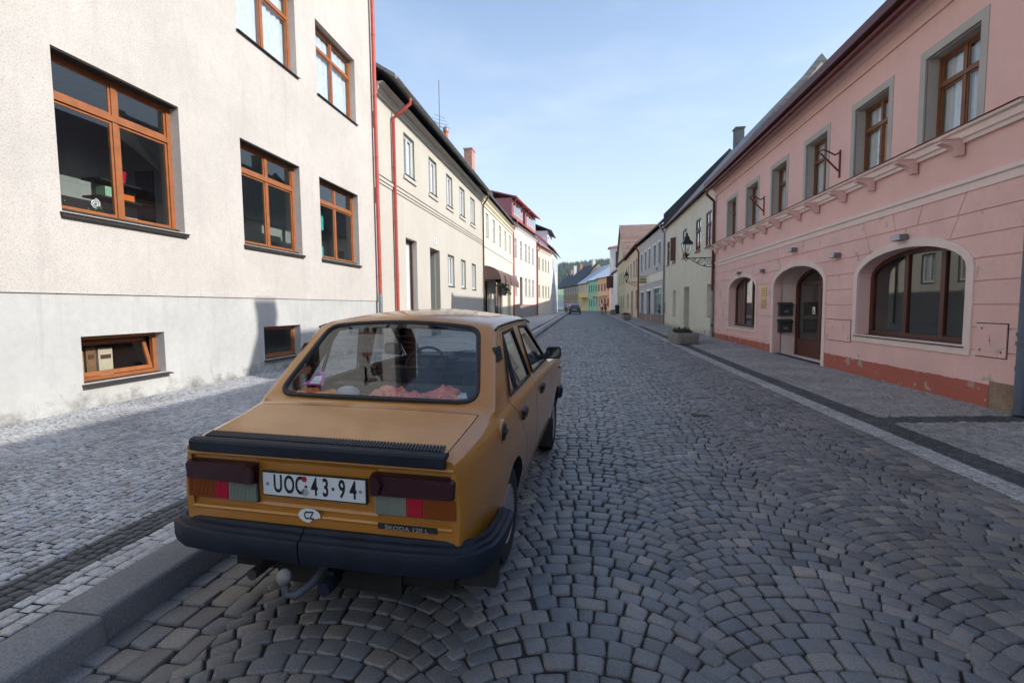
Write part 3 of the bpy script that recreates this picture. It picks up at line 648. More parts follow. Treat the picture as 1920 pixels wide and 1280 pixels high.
mb = MB(); mb.cube8([FA(a, z, d) for d, z in ((.5, 3.75), (.9, 3.75), (.5, 4.2), (.9, 4.2)) for a in (12.0, 12.95)]); tag(mb.build('blind', MATS['turquoise paint']), 'turquoise slanted panel inside the third ground floor window', 'panel')
R_ = root('wall_lamp', 'small dark outdoor lamp on the roughcast wall left of the big window', 'lamp', FA(4.9, 2.75, 0))
mb = MB(); mb.fbox(FA, 4.42, 4.62, 2.74, 2.80, -.2, -.0); mb.build('lamp_head', mat('plum plastic', (.05, .02, .03), .5), R_); mb = MB(); mb.fbox(FA, 4.44, 4.60, 2.802, 2.83, -.18, -.0); mb.build('lamp_shade', m_white, R_)

# ---- left: house B, cream two-storey with deep eaves
m_cream = mat('cream render', lin(196, 190, 178), .92, .05, .6, bump=.3, bscale=40, spec=.1, streak=.12, dirt=((.30, .28, .25), .9, .6))
FB = Fac((LW+.02, 15.5), (LW+.02, 32.15), True); o15 = 15.5
ub = [(18.05, 19.15), (21.07, 22.15), (23.82, 24.88), (26.42, 27.5), (29.0, 30.12)]
gb_ = [(23.86, 25.0), (26.5, 27.5), (29.15, 30.2)]
hl = [rect(a-o15, b-o15, 6.66, 8.16) for a, b in ub]+[rect(a-o15, b-o15, 2.66, 4.2) for a, b in gb_]+[rect(18.0-o15, 19.25-o15, 1.3, 4.25), rect(20.96-o15, 22.45-o15, .2, 4.22)]
RB = house('cream_house', 'cream rendered house with green-trimmed white windows and a deep overhanging eave', FB, .22, 8.9, m_cream, m_slate, hl, depth=10, ridge=3.6, oh=.7, eave=8.98, gut=m_zinc, rv=.24, cornice=(8.55, m_cream, [(.05, 8.55), (.05, 8.62), (.12, 8.70), (.12, 8.78), (.30, 8.9)]))
for i, (a, b) in enumerate(ub): window(RB, FB, (a-o15, b-o15, 6.66, 8.16), m_white, d=.08, fw=.07, gl=m_glsB, trans=None, curtain=1, sill=(.07, m_sill), surround=(.03, m_green, .004))
for i, (a, b) in enumerate(gb_): window(RB, FB, (a-o15, b-o15, 2.66, 4.2), m_white, d=.10, fw=.07, gl=m_glsB, curtain=1, sill=(.07, m_green), surround=(.03, m_green, .004))
window(RB, FB, (18.0-o15, 19.25-o15, 1.3, 4.25), m_dkwood, d=.2, fw=.07, vert=(), curtain=2, gl=m_glsB, sill=(.05, m_white))
mb = MB(); mb.fbox(FB, 0, FB.L, 5.82, 5.93, -.07, .0); mb.fbox(FB, 0, FB.L, 5.72, 5.815, -.035, .0); o = mb.build('band', m_cream, RB)
mb = MB(); mb.fbox(FB, 0, FB.L, 5.932, 5.95, -.09, -.0); b2 = mb.build('band_flashing', m_sill, RB); reparent(b2, o)
for i, (a, b) in enumerate(ub):
    mb = MB(); mb.fbox(FB, a-o15-.15, b-o15+.15, 6.45, 6.58, -.06, .0); mb.build('window_ledge', m_cream, RB)
mb = MB(); a, b = 20.98-o15, 22.43-o15; mb.fbox(FB, a, b, .3, 2.6, 1.85, 1.9); mb.fbox(FB, a, b, 2.62, 4.1, 1.85, 1.9)
d_ = mb.build('door', m_green, RB); mb = MB(); mb.tube([FB(a+.15, 1.3, 1.8), FB(a+.15, 1.42, 1.8)], .02, 8); reparent(mb.build('handle', m_zinc, RB), d_)
mb = MB(); mb.fbox(FB, a-.02, b+.02, .2, 4.24, 1.9, 1.95); mb.fbox(FB, b, b+.05, .2, 4.24, .24, 1.9); mb.fbox(FB, a-.05, a, .2, 4.24, .24, 1.9); mb.fbox(FB, a, b, 4.22, 4.3, .24, 1.9); mb.build('porch', m_cream, RB)
mb = MB(); [mb.fbox(FB, a+.1, b-.1, z, z+.17, .2+k*.25, 1.0) for k, z in enumerate((.22, .39, .56))]; mb.build('step', m_kerb, RB)
downpipe(RB, FB, 1.3, .22, 8.2, m_red, r=.06, elbow=(.05, .62, .65))

# shop sign number plate on B
mb = MB(); mb.fbox(FB, 21.5-o15, 21.95-o15, 4.45, 4.75, -.02, -.0); pn_ = mb.build('number_plate', m_white, RB); mb = MB(); FB.text(mb, '25', 21.72-o15, 4.6, -.024, .22); reparent(mb.build('number', m_green, RB), pn_)
mb = MB(); P0 = FB(10.4, 9.6, .9); mb.tube([P0, P0+Vector((0, 0, 4.0))], .02, 6); [mb.tube([P0+Vector((-.5+.1*k, -.35, 1.6+.18*k)), P0+Vector((.5-.1*k, .35, 1.6+.18*k))], .01, 5) for k in range(4)]; mb.tube([P0+Vector((0, -1., 1.55)), P0+Vector((0, 1., 1.75))], .012, 5)
tag(mb.build('antenna', m_sill), 'thin television aerial mast rising from the cream house roof', 'antenna')
R_ = root('flue_pipe', 'terracotta flue pipe with a dark cowl on the cream house roof', 'flue', FB(11.6, 10.25, .9))
mb = MB(); p = FB(11.6, 10.25, .9); mb.lathe([(.13, -.6), (.13, 1.05), (.16, 1.06), (.16, 1.15)], p, 'z', 14); mb.build('pipe', mat('flue clay', lin(200, 120, 90), .7), R_, smooth=50)
mb = MB(); mb.lathe([(.17, 1.16), (.14, 1.3), (.02, 1.42)], p, 'z', 14); mb.build('cowl', m_zinc, R_, smooth=50)

# ---- left: house C, pale yellow with brown awnings
m_yel = mat('pale yellow render', lin(220, 213, 196), .92, .05, .6, bump=.25, bscale=40, spec=.1, streak=.08, dirt=((.30, .28, .24), 1.1, .6))
m_ylt = mat('light yellow trim', lin(214, 203, 178), .9, .05, .6)
m_wht2 = mat('off-white render', lin(226, 222, 208), .9, .04, .8)
FC = Fac((LW+.01, 32.2), (LW+.01, 46.5), True); g0 = gz(39)+.2
uc = [33.6, 36.2, 38.9, 41.7, 44.3]
hl = [rect(a-32.2, a-31.2, 6.5, 8.1) for a in uc]+[rect(.9, 2.6, g0, 3.4), rect(4.6, 8.2, g0+.5, 3.3), rect(11.1, 12.4, g0, 3.9)]
RC = house('yellow_house', 'pale yellow house with two brown domed awnings over its shop front', FC, g0, 8.95, m_yel, m_slate, hl, depth=10, ridge=3.4, oh=.45, eave=9.12, gut=m_zinc, cornice=(8.4, m_ylt, [(.06, 8.4), (.06, 8.55), (.16, 8.68), (.16, 8.8), (.34, 8.95)]))
for a in uc: window(RC, FC, (a-32.2, a-31.2, 6.5, 8.1), m_white, d=.06, fw=.06, trans=.7, curtain=2, gl=m_glsB, sill=(.06, m_wht2), surround=(.12, m_wht2, .02))
mb = MB(); mb.fbox(FC, 0, FC.L, 5.7, 5.9, -.05, .0); mb.build('band', m_wht2, RC)
mb = MB(); mb.fbox(FC, .9, 2.6, g0, 3.38, .5, .55); [mb.fbox(FC, .95+k*.8, 1.7+k*.8, g0+.1, 3.3, .46, .5) for k in (0, 1)]; mb.build('door', mat('near black door', (.03, .02, .02), .4), RC)
window(RC, FC, (4.6, 8.2, g0+.5, 3.3), m_dkwood, d=.15, vert=(.33, .66), gl=m_glsf, leaf=False)
mb = MB(); mb.fbox(FC, 11.1, 12.4, g0, 3.9, .4, .45); mb.build('door', m_dkwood, RC)
mb = MB(); [mb.fbox(FC, s, s+.35, g0, 4.2, -.06, .0) for s in (2.75, 10.6, 12.6)]; mb.build('pilaster', m_ylt, RC)
m_awn = mat('brown awning cloth', lin(112, 90, 84), .8, .1, 4)
for s in (.75, 5.6):
    mb = MB(); n = 8; L_ = 4.5; vs = []
    for k in range(n+1):
        a = pi/2*k/n; vs += [FC(s+.12*sin(a)*0, 3.45+.95*cos(a), -1.15*sin(a)), FC(s+L_, 3.45+.95*cos(a), -1.15*sin(a))]
    fs = [(2*k, 2*k+1, 2*k+3, 2*k+2) for k in range(n)]; c0 = len(vs); vs += [FC(s, 3.45, 0), FC(s+L_, 3.45, 0)]
    fs += [tuple([c0]+[2*k for k in range(n+1)]), tuple([c0+1]+[2*k+1 for k in range(n+1)])]
    e = [FC(s, 3.45, -1.15), FC(s+L_, 3.45, -1.15), FC(s+L_, 3.2, -1.16), FC(s, 3.2, -1.16)]; mb.add(vs, fs); mb.add(e, [(0, 1, 2, 3)])
    mb.build('awning', m_awn, RC, recalc=False)
downpipe(RC, FC, .1, g0, 8.3, m_brn, r=.055, elbow=(0, .35, .7))
R_ = root('hanging_basket', 'green hanging plant basket under the brown awning', 'hanging basket', FC(4.2, 3.0, -1.0))
c = FC(4.2, 2.95, -1.0); mb = MB(); mb.lathe([(.05, -.2), (.18, -.05), (.2, .03)], c, 'z', 12); mb.tube([c+Vector((0, 0, .0)), c+Vector((0, 0, .3))], .01, 5); mb.build('basket', m_brn, R_)
mb = MB()
for _ in range(160):
    a = random.random()*6.28; r = random.uniform(.05, .38); p = c+Vector((r*cos(a), r*sin(a), random.uniform(-.5, .25))); u = Vector((random.uniform(-.07, .07), random.uniform(-.07, .07), random.uniform(-.07, .07))); w = Vector((.0, .05, .05)); mb.add([p-u, p+w, p+u, p-w], [(0, 1, 2, 3)])
mb.build('leaves', mat('basket leaves', (.05, .10, .035), .7, isl=.4), R_, recalc=False)

chimney(RC, FC, 4.5, 1.8, 9.8, 13.3, .6, .95, m_brick)
# ---- left: house D, white with red dormer band
m_wgrey = mat('warm white render', lin(216, 208, 200), .92, .05, .6, bump=.2, bscale=40, spec=.1, streak=.12, dirt=((.3, .28, .25), 1.3, .5))
FD = Fac((LW+.01, 46.55), (-5.6, 58.7), True); g0 = gz(52)+.2
wd = [(.7, 1.8), (3.2, 4.25), (5.5, 6.6), (7.4, 8.4), (9.4, 10.5)]
hl = [rect(a, b, 6.45, 8.25) for a, b in wd]+[rect(a, b, 2.7, 4.6) for i, (a, b) in enumerate(wd) if i != 1]+[rect(3.1, 4.3, g0, 4.6)]
RD = house('white_house', 'warm white house with a red metal roof and two wide red dormers', FD, g0, 9.6, m_wgrey, m_redmetal, hl, depth=10, ridge=4.2, oh=.45, eave=9.75, gut=m_red, cornice=(9.3, m_wgrey, [(.05, 9.3), (.12, 9.45), (.3, 9.6)]))
for i, (a, b) in enumerate(wd):
    window(RD, FD, (a, b, 6.45, 8.25), m_white, d=.08, trans=.7, curtain=2, leaf=False, gl=m_glsB, sill=(.05, m_sill))
    if i != 1: window(RD, FD, (a, b, 2.7, 4.6), m_white, d=.08, trans=.7, curtain=2, leaf=False, gl=m_glsB, sill=(.05, m_sill))
mb = MB(); mb.fbox(FD, 3.1, 4.3, g0, 4.6, .25, .3); mb.build('door', m_wood2, RD)
mb = MB(); mb.fbox(FD, 0, FD.L, g0-.2, 1.7, -.03, .0); mb.build('plinth', mat('grey plinth', lin(150, 146, 140), .9, .12, 2, streak=.3), RD)
mb = MB(); mb.fbox(FD, 0, FD.L, 1.705, 1.76, -.05, .0); mb.build('plinth_trim', m_red, RD)
for (a, b) in ((.3, 5.2), (6.3, 12.2)):
    mb = MB(); mb.fbox(FD, a, b, 9.8, 12.0, .1, 4.2); dm = mb.build('dormer', m_redmetal, RD)
    mb = MB(); mb.cube8([FD(s, z, d) for z, z2 in ((0, 0),) for d, z in () for s in ()] or [FD(s, z+k, d) for k in (0, .1) for d, z in ((-.45, 11.95), (5.2, 13.5)) for s in (a-.25, b+.25)]); reparent(mb.build('dormer_roof', m_redmetal, RD), dm)
    mb = MB(); n = 4
    for k in range(n): s = a+.35+(b-a-.5)/n*k; mb.fbox(FD, s, s+(b-a-.5)/n-.25, 10.55, 11.75, .06, .1)
    reparent(mb.build('dormer_window', m_white, RD), dm)
    mb = MB()
    for k in range(n): s = a+.35+(b-a-.5)/n*k; mb.fbox(FD, s+.08, s+(b-a-.5)/n-.33, 10.63, 11.67, .05, .06)
    reparent(mb.build('dormer_pane', m_glsf, RD), dm)
    mb = MB(); mb.tube([FD(a, 11.9, -.45), FD(b, 11.9, -.45)], .06, 8); mb.tube([FD(a-.1, 11.85, -.45), FD(a-.1, 11.3, -.05), FD(a-.1, 9.9, -.05)], .045, 8); reparent(mb.build('dormer_gutter', m_red, RD), dm)
downpipe(RD, FD, .12, g0, 9.0, m_red, r=.06, elbow=(0, .35, .65))
downpipe(RD, FD, 12.1, g0, 9.0, m_red, r=.06, elbow=(0, .35, .65))

# ---- left: E and F
m_peach = mat('pale peach render', lin(220, 210, 192), .92, .05, .6, streak=.1, dirt=((.28, .27, .25), 1.5, .6))
FE = Fac((-5.58, 58.75), (-4.45, 67.8), True); g0 = gz(63)+.2
we = [(1.0, 1.9), (3.2, 4.1), (5.0, 5.9), (6.9, 7.8)]
hl = [rect(a, b, 6.1, 7.6) for a, b in we]+[rect(a, b, 2.7, 4.2) for a, b in we]
RE = house('peach_house', 'narrow pale peach house between the red-dormered house and the tall grey-gabled one', FE, g0, 8.8, m_peach, m_redmetal, hl, depth=9, ridge=3.4, oh=.4, eave=8.9, gut=m_red, cornice=(8.4, m_ylt, [(.06, 8.4), (.12, 8.6), (.3, 8.8)]))
for a, b in we:
    for z in (6.1, 2.7): window(RE, FE, (a, b, z, z+1.5), m_white, d=.1, curtain=2, leaf=False, sill=(.05, m_sill), gl=m_glsf)
downpipe(RE, FE, .1, g0, 8.1, m_red, r=.06, elbow=(0, .3, .7))
m_blue = mat('bluish white render', lin(206, 210, 212), .92, .05, .6, streak=.1, dirt=((.25, .26, .27), 1.8, .5))
FFm = Fac((-4.45, 67.85), (-4.2, 80), True); g0 = gz(75)+.2
wf = [(1.6, 2.5), (4.1, 5.0), (6.6, 7.5), (9.2, 10.1)]
hl = [rect(a, b, 6.9, 8.4) for a, b in wf]+[rect(a, b, 3.2, 4.8) for a, b in wf]
RF = house('tall_white_house', 'tall bluish white house with a grey gabled attic, farthest on the left', FFm, g0, 9.3, m_blue, m_redmetal, hl, depth=9, ridge=4.4, oh=.4, eave=9.4, gut=m_zinc)
for a, b in wf:
    for z, h in ((6.9, 1.5), (3.2, 1.6)): window(RF, FFm, (a, b, z, z+h), m_white, d=.1, leaf=False, sill=(.05, m_sill), gl=m_glsf)
mb = MB(); mb.fbox(FFm, .2, 7.5, 9.4, 12.0, .5, 5.5); dm = mb.build('attic', m_blue, RF)
mb = MB(); mb.prism([FFm(0, z, d) for d, z in ((-.1, 11.9), (3, 13.2), (6, 12.0), (6, 12.1), (3, 13.32), (-.1, 12.02))], [FFm(7.7, z, d) for d, z in ((-.1, 11.9), (3, 13.2), (6, 12.0), (6, 12.1), (3, 13.32), (-.1, 12.02))]); reparent(mb.build('attic_roof', m_slatedk, RF), dm)
mb = MB(); [mb.fbox(FFm, a, a+.8, 10.2, 11.3, .47, .5) for a in (1, 3, 5)]; reparent(mb.build('attic_window', m_glsf, RF), dm)
mb = MB(); mb.prism([FFm(8.2, 9.5, .0), FFm(8.2, 11.6, 2.5), FFm(8.2, 9.5, 5)], [FFm(11.9, 9.5, .0), FFm(11.9, 11.6, 2.5), FFm(11.9, 9.5, 5)]); mb.build('gable', m_ylt, RF)
# ---- right: the pink house
m_pink = mat('pink render', lin(226, 187, 180), .9, .06, .5, bump=.15, bscale=30, spec=.15, streak=.10)
m_pinkl = mat('pale pink trim', lin(226, 206, 200), .9, .05, 1.2, bump=.1, bscale=30, spec=.15, streak=.15)
m_grey_s = mat('grey window surround', lin(176, 172, 166), .9, .08, 2, bump=.2, bscale=40)
def peel(name, c1, c2, thr=.60, sc=1.9):
    m = mat(name, c1, .9, .08, 1.5, bump=.15, bscale=30); n = m.node_tree.nodes; l = m.node_tree.links; b = n['Principled BSDF']
    src = b.inputs['Base Color'].links[0].from_socket; g = n.new('ShaderNodeNewGeometry')
    t = n.new('ShaderNodeTexNoise'); t.inputs['Scale'].default_value = sc; t.inputs['Detail'].default_value = 7; t.inputs['Roughness'].default_value = .6; l.new(g.outputs['Position'], t.inputs[0])
    mr = n.new('ShaderNodeMapRange'); mr.inputs[1].default_value = thr; mr.inputs[2].default_value = thr+.012; l.new(t.outputs[0], mr.inputs[0])
    x = n.new('ShaderNodeMixRGB'); l.new(mr.outputs[0], x.inputs[0]); l.new(src, x.inputs[1]); x.inputs[2].default_value = tuple(c2)+(1,); l.new(x.outputs[0], b.inputs['Base Color']); return m
m_redp = peel('brick red base paint', lin(172, 98, 84), lin(168, 150, 142), .60, 4.2)
m_pinkp = peel('pink render chipped', lin(226, 187, 180), lin(184, 166, 160), .645, 2.4)
m_stone = mat('rubble base stone', lin(150, 130, 112), .95, .3, 5, bump=1., bscale=12, speck=.6)
FP = Fac((RW, 7.25), (RW, 22.3), False); q0 = 7.25
upw = [(8.17, 9.32), (10.3, 11.45), (12.62, 13.72), (14.93, 16.0), (17.2, 18.32), (19.48, 20.6)]
A1 = (8.18-q0, 11.1-q0, .92, 2.08, 2.54); A2 = (12.55-q0, 15.62-q0, .06, 2.06, 2.57); A3 = (17.17-q0, 20.15-q0, .76, 2.1, 2.55)
hl = [rect(a-q0, b-q0, 4.19, 5.6) for a, b in upw]+[arch(*A1), arch(*A2), arch(*A3)]
RP = house('pink_house', 'pink two-storey house with three wide arches and dark red gutter on the right', FP, .06, 6.55, m_pink, m_dkredmetal, hl, depth=9, ridge=4.2, oh=.50, eave=6.57, gut=None, rv=.22, d0=.02)
mb = MB(); mb.tube([FP(0, 6.45, -.40), FP(FP.L, 6.45, -.40)], .062, 10); [mb.tube([FP(s, 6.45, -.40), FP(s+.04, 6.45, -.40)], .07, 10) for s in (1.5, 4, 6.5, 9, 11.5, 14)]; mb.build('gutter', m_dkred, RP, smooth=50)
chimney(RP, FP, .34, 4.5, 9.6, 11.35, .5, .6, m_brick)
mb = MB()    # fascia board and soffit moulding under the eave
mb.prism([FP(-.0, z, d) for d, z in ((.02, 6.2), (-.04, 6.2), (-.06, 6.38), (-.13, 6.42), (-.16, 6.5), (-.30, 6.53), (-.30, 6.56), (.02, 6.56))], [FP(FP.L, z, d) for d, z in ((.02, 6.2), (-.04, 6.2), (-.06, 6.38), (-.13, 6.42), (-.16, 6.5), (-.30, 6.53), (-.30, 6.56), (.02, 6.56))]); mb.build('cornice', m_pink, RP)
mb = MB(); mb.fbox(FP, .004, FP.L-.004, 6.54, 6.72, -.535, -.50); mb.fbox(FP, .004, FP.L-.004, 6.53, 6.555, -.50, -.30); mb.build('fascia', m_dkredmetal, RP)
# upper wall skin: thin raised panels between the windows (groove lines of the render)
mb = MB(); front(mb, FP, rect(0, FP.L, 4.18, 6.2), [rect(a-q0-.1, b-q0+.1, 4.181, 5.72) for a, b in upw]+[], 0, .0, .02)
mb.build('upper_render', m_pink, RP, recalc=False)
mb = MB(); front(mb, FP, rect(0, FP.L, 3.4, 3.93), [], 0.005, 0, .015); mb.build('frieze', m_pink, RP, recalc=False)
for i, (a, b) in enumerate(upw):
    w_ = window(RP, FP, (a-q0, b-q0, 4.19, 5.6), m_wood2, d=.19, fw=.06, vert=(.5,), trans=.66, curtain=1 if i in (0, 1, 3) else 2, sill=None, leaf=i != 2)
    sb = MB(); ring(sb, FP, rect(a-q0-.13, b-q0+.13, 4.18, 5.74), rect(a-q0, b-q0, 4.185, 5.6), -.012, .03)
    for x0, x1, z0, z1 in ((a-q0-.001, a-q0+.001, 4.19, 5.6), (b-q0-.001, b-q0+.001, 4.19, 5.6)): sb.fbox(FP, x0-.012, x1+.012, z0, z1, .031, .19)
    sb.fbox(FP, a-q0+.012, b-q0-.012, 5.585, 5.598, .031, .19); reparent(sb.build('surround', m_grey_s, RP), w_)
# ledge with flashing, string course
mb = MB(); sec = ((.02, 3.93), (-.05, 3.93), (-.06, 3.98), (-.09, 4.0), (-.10, 4.09), (-.15, 4.11), (-.15, 4.15), (.02, 4.17))
mb.prism([FP(0, z, d) for d, z in sec], [FP(FP.L, z, d) for d, z in sec]); lg = mb.build('ledge', m_pinkl, RP)
mb = MB(); mb.prism([FP(0, z, d) for d, z in ((.02, 4.172), (-.175, 4.152), (-.175, 4.162), (.02, 4.184))], [FP(FP.L, z, d) for d, z in ((.02, 4.172), (-.175, 4.152), (-.175, 4.162), (.02, 4.184))]); reparent(mb.build('ledge_flashing', m_dkred, RP), lg)
mb = MB(); sec = ((.02, 3.20), (-.02, 3.20), (-.02, 3.31), (-.05, 3.33), (-.05, 3.39), (.02, 3.40))
mb.prism([FP(0, z, d) for d, z in sec], [FP(FP.L, z, d) for d, z in sec]); mb.build('string_course', m_pinkl, RP)
# consoles below the ledge
k0 = None
for i in range(13):
    s = 8.4-q0+1.13*i+(0, -.1, 0, -.08, .02, -.1, .1, .05, .1, .1, .0, 0, 0)[i]
    mb = MB(); pr = ((-.02, 3.99), (-.34, 3.99), (-.34, 3.95), (-.28, 3.93), (-.2, 3.9), (-.14, 3.84), (-.10, 3.76), (-.02, 3.76))
    mb.prism([FP(s-.06, z, d) for d, z in pr], [FP(s+.06, z, d) for d, z in pr]); mb.fbox(FP, s-.075, s+.075, 3.992, 4.01, -.36, -.05)
    mb.build('console', m_pink, RP)
# rusticated ground floor: courses stand 2 cm proud with grooves between
def wext(A, t, z):        # half width of the opening trim at height z
    s0, s1, z0, zs, zt = A; a = (s1-s0)/2+t; b = zt-zs+t
    return a if z <= zs else (a*sqrt(max(0, 1-((z-zs)/b)**2)) if z < zs+b else 0)
AR = [(A1, .14), (A2, .14), (A3, .13)]
zl = [.50, .87, 1.2, 1.53, 1.87, 2.2, 2.54, 2.88, 3.2]
mb = MB()
for i in range(len(zl)-1):
    z0, z1 = zl[i]+(.009 if i else 0), zl[i+1]-.009*(i < len(zl)-2)
    if i == 0: z0 = .46
    zz = [z0+(z1-z0)*k/5 for k in range(6)]
    c = [((A[0]+A[1])/2, A, t) for A, t in AR]
    segs = []; left = ('e', 0.)
    for cx, A, t in c:
        if wext(A, t, z0+.001) > 0 and not (A[2] > z1):
            segs.append((left, ('a', cx, A, t))); left = ('a', cx, A, t)
    segs.append((left, ('e', FP.L)))
    for a, b in segs:
        fa = (lambda z, a=a: a[1] if a[0] == 'e' else a[1]+max(wext(a[2], a[3], z), .012)); fb = (lambda z, b=b: b[1] if b[0] == 'e' else b[1]-max(wext(b[2], b[3], z), .012))
        cuts = []
        if i >= 6 and a[0] == 'a': cuts.append((lambda z, a=a, i=i: fa(zl[6])*0+a[1]+(1.05 if i == 6 else 1.05)+(z-2.54)*.55))
        if i >= 6 and b[0] == 'a': cuts.append((lambda z, b=b: b[1]-1.05-(z-2.54)*.55))
        if i == 7 and a[0] == 'a': cuts.insert(0, lambda z, a=a: a[1]+.32+(z-2.88)*.3)
        if i == 7 and b[0] == 'a': cuts.append(lambda z, b=b: b[1]-.32-(z-2.88)*.3)
        if i == 7 and a[0] == 'e' and b[0] == 'e':
            cuts = [lambda z, cx=cx, k=k, m_=m_: cx+k+m_*(z-2.88) for cx in [q[0] for q in c][::1] for k, m_ in ((-1.2, -.5), (-.3, -.3), (.3, .3), (1.2, .5))]
        E_ = [fa]+cuts+[fb]
        for j in range(len(E_)-1):
            L_, R__ = E_[j], E_[j+1]; g = .008
            P = [(L_(z)+(g if j else 0), z) for z in zz]; Q_ = [(R__(z)-(g if j < len(E_)-2 else 0), z) for z in zz]
            if min(q[0]-p[0] for p, q in zip(P, Q_)) < .02: continue
            mb.fprism(FP, P+Q_[::-1], 0., .0205)
mb.build('rustication', m_pinkp, RP)
mb = MB(); 
for a, b in [(0.0, A2[0]-.14), (A2[1]+.14, FP.L)]:
    mb = MB(); mb.fbox(FP, a, b, .40, .459, .0, .0205); mb.build('render_strip', m_pinkp, RP)
for A, t in AR:
    mb = MB(); O = arch(A[0]-t, A[1]+t, A[2]-(t if A is not A2 else 0), A[3], A[4]+t); I = arch(*A); 
    ring(mb, FP, O, I, -.022, .021)
    mb.build('arch_trim', m_pinkl, RP)
mb = MB()
def irregular(a, b, z0, z1, d, m, name, par, seed):
    random.seed(seed); n = int((b-a)/.12); top = [(a+(b-a)*i/n, z1+random.uniform(-.012, .012)) for i in range(n+1)]
    mb = MB(); mb.fprism(FP, [(a, z0), (b, z0)]+top[::-1], d, .021); return mb.build(name, m, par)
irregular(.42, A2[0]-.14, .0, .40, -.012, m_redp, 'painted_base', RP, 5); irregular(A2[1]+.14, FP.L, .02, .34, -.012, m_redp, 'painted_base', RP, 6)
mb = MB(); mb.fbox(FP, -.02, .42, -.1, .46, -.005, .3); mb.build('corner_stone', m_stone, RP)
# arched shop windows and the recessed door
w1 = window(RP, FP, ('arch',)+A1, m_dkwood, d=.24, fw=.09, vert=(.30, .62), trans=None, sill=(.04, mat('worn black sill', (.03, .03, .03), .6, .2)), leaf=True, fd=.07, gl=glass('shop window glass', (.62, .65, .64), 1.6))
w3 = window(RP, FP, ('arch',)+A3, m_dkwood, d=.24, fw=.085, vert=(.36, .64), trans=None, sill=(.03, MATS['worn black sill']), leaf=False, fd=.07, gl=MATS['shop window glass'])
RD_ = .62
mb = MB(); I = arch(*A2); n = len(I)                       # porch lining
for k in range(n):
    a, b = I[k], I[(k+1) % n]; mb.add([FP(*a, .22), FP(*b, .22), FP(*b, RD_), FP(*a, RD_)], [(0, 1, 2, 3)])
mb.build('porch', m_pinkl, RP, recalc=False)
mb = MB(); ring(mb, FP, I, arch(A2[0]+.09, A2[1]-.09, A2[2]+.03, A2[3], A2[4]-.09), RD_, RD_+.09)
dx0, dx1 = 13.05-q0, 14.15-q0
for x in (dx0-.04, dx1+.04): mb.fbox(FP, x-.04, x+.04, .06, 2.35, RD_+.01, RD_+.09)
mb.fbox(FP, A2[0]+.3, A2[1]-.3, 2.1, 2.18, RD_+.012, RD_+.085); mb.fbox(FP, dx1+.08, A2[1]-.09, .09, .55, RD_+.02, RD_+.08)
fr = mb.build('door_frame', m_dkwood, RP)
mb = MB(); mb.add([FP(*p, RD_+.06) for p in arch(A2[0]+.05, A2[1]-.05, A2[2]+.02, A2[3], A2[4]-.05)], [tuple(range(19))]); reparent(mb.build('frame_glass', MATS['shop window glass'], RP, recalc=False), fr)
mb = MB(); ring(mb, FP, rect(dx0+.002, dx1-.002, .08, 2.09), rect(dx0+.13, dx1-.13, .2, 1.98), RD_-.01, RD_+.05)
cxm = (dx0+dx1)/2; up_ = [(dx0+.13+(dx1-dx0-.26)*k/8, .98+.16*sin(pi*k/8)) for k in range(9)]
mb.fprism(FP, up_+[(x, z+.10) for x, z in up_[::-1]], RD_-.005, RD_+.045)
dr = mb.build('door', m_dkwood, RP)
mb = MB(); mb.add([FP(*p, RD_+.03) for p in rect(dx0+.12, dx1-.12, .19, 1.99)], [(0, 1, 2, 3)]); reparent(mb.build('pane', MATS['shop window glass'], RP, recalc=False), dr)
mb = MB(); mb.tube([FP(dx0+.07, 1.0, RD_-.05), FP(dx0+.07, 1.14, RD_-.05)], .014, 8); mb.fbox(FP, dx0+.04, dx0+.10, .98, 1.16, RD_-.03, RD_-.011); reparent(mb.build('handle', mat('brass', (.55, .42, .18), .35, .1, metal=.9), RP), dr)
mb = MB(); mb.fbox(FP, cxm-.13, cxm+.13, 1.71, 1.735, RD_+.018, RD_+.022); mb.fbox(FP, cxm-.07, cxm+.07, 1.67, 1.682, RD_+.018, RD_+.022); reparent(mb.build('lettering', m_white, RP), dr)
mb = MB(); mb.fbox(FP, dx1+.2, dx1+.34, 1.28, 1.48, RD_-.015, RD_-.004)
R_ = root('notice', 'small white notice with a red figure on the dark door frame', 'notice', FP(dx1+.27, 1.3, RD_)); mb.build('paper', m_white, R_)
mb = MB(); mb.fprism(FP, [(dx1+.23, 1.31), (dx1+.31, 1.31), (dx1+.27, 1.43)], RD_-.018, RD_-.0152); mb.build('red_figure', mat('red ink', lin(190, 40, 40), .6), R_)
# meter cabinets let into the wall
for nme, a, b, z0, z1 in (('left', 11.3-q0, 12.36-q0, .74, 1.2), ('right', 7.42-q0, 7.94-q0, .8, 1.26)):
    mb = MB(); mb.fbox(FP, a, b, z0, z1, -.016, -.0005); mc = mb.build('meter_cabinet', m_pinkp, RP)
    mb = MB(); ring(mb, FP, rect(a-.014, b+.014, z0-.014, z1+.014), rect(a+.001, b-.001, z0+.001, z1-.001), -.004, -.0006); reparent(mb.build('cabinet_gap', mat('shadow gap', (.05, .035, .035), .9), RP), mc)
    mb = MB(); c = (a+b)/2; [mb.fprism(FP, [(c+x+.03, z+.17), (c+x+.0, z+.08), (c+x+.012, z+.08), (c+x-.012, z), (c+x+.022, z+.1), (c+x+.01, z+.1)], -.0185, -.0162) for x, z in (((0, (z0+z1)/2-.09),) if nme == 'right' else ((-.28, z0+.2), (.2, z0+.2)))]
    [mb.fbox(FP, x, x+.03, z, z+.03, -.0185, -.0162) for x, z in ((a+.06, z0+.06), (b-.1, z0+.07), (b-.12, z1-.08))]
    reparent(mb.build('warning_mark', mat('faded red paint', lin(170, 60, 60), .8), RP), mc)
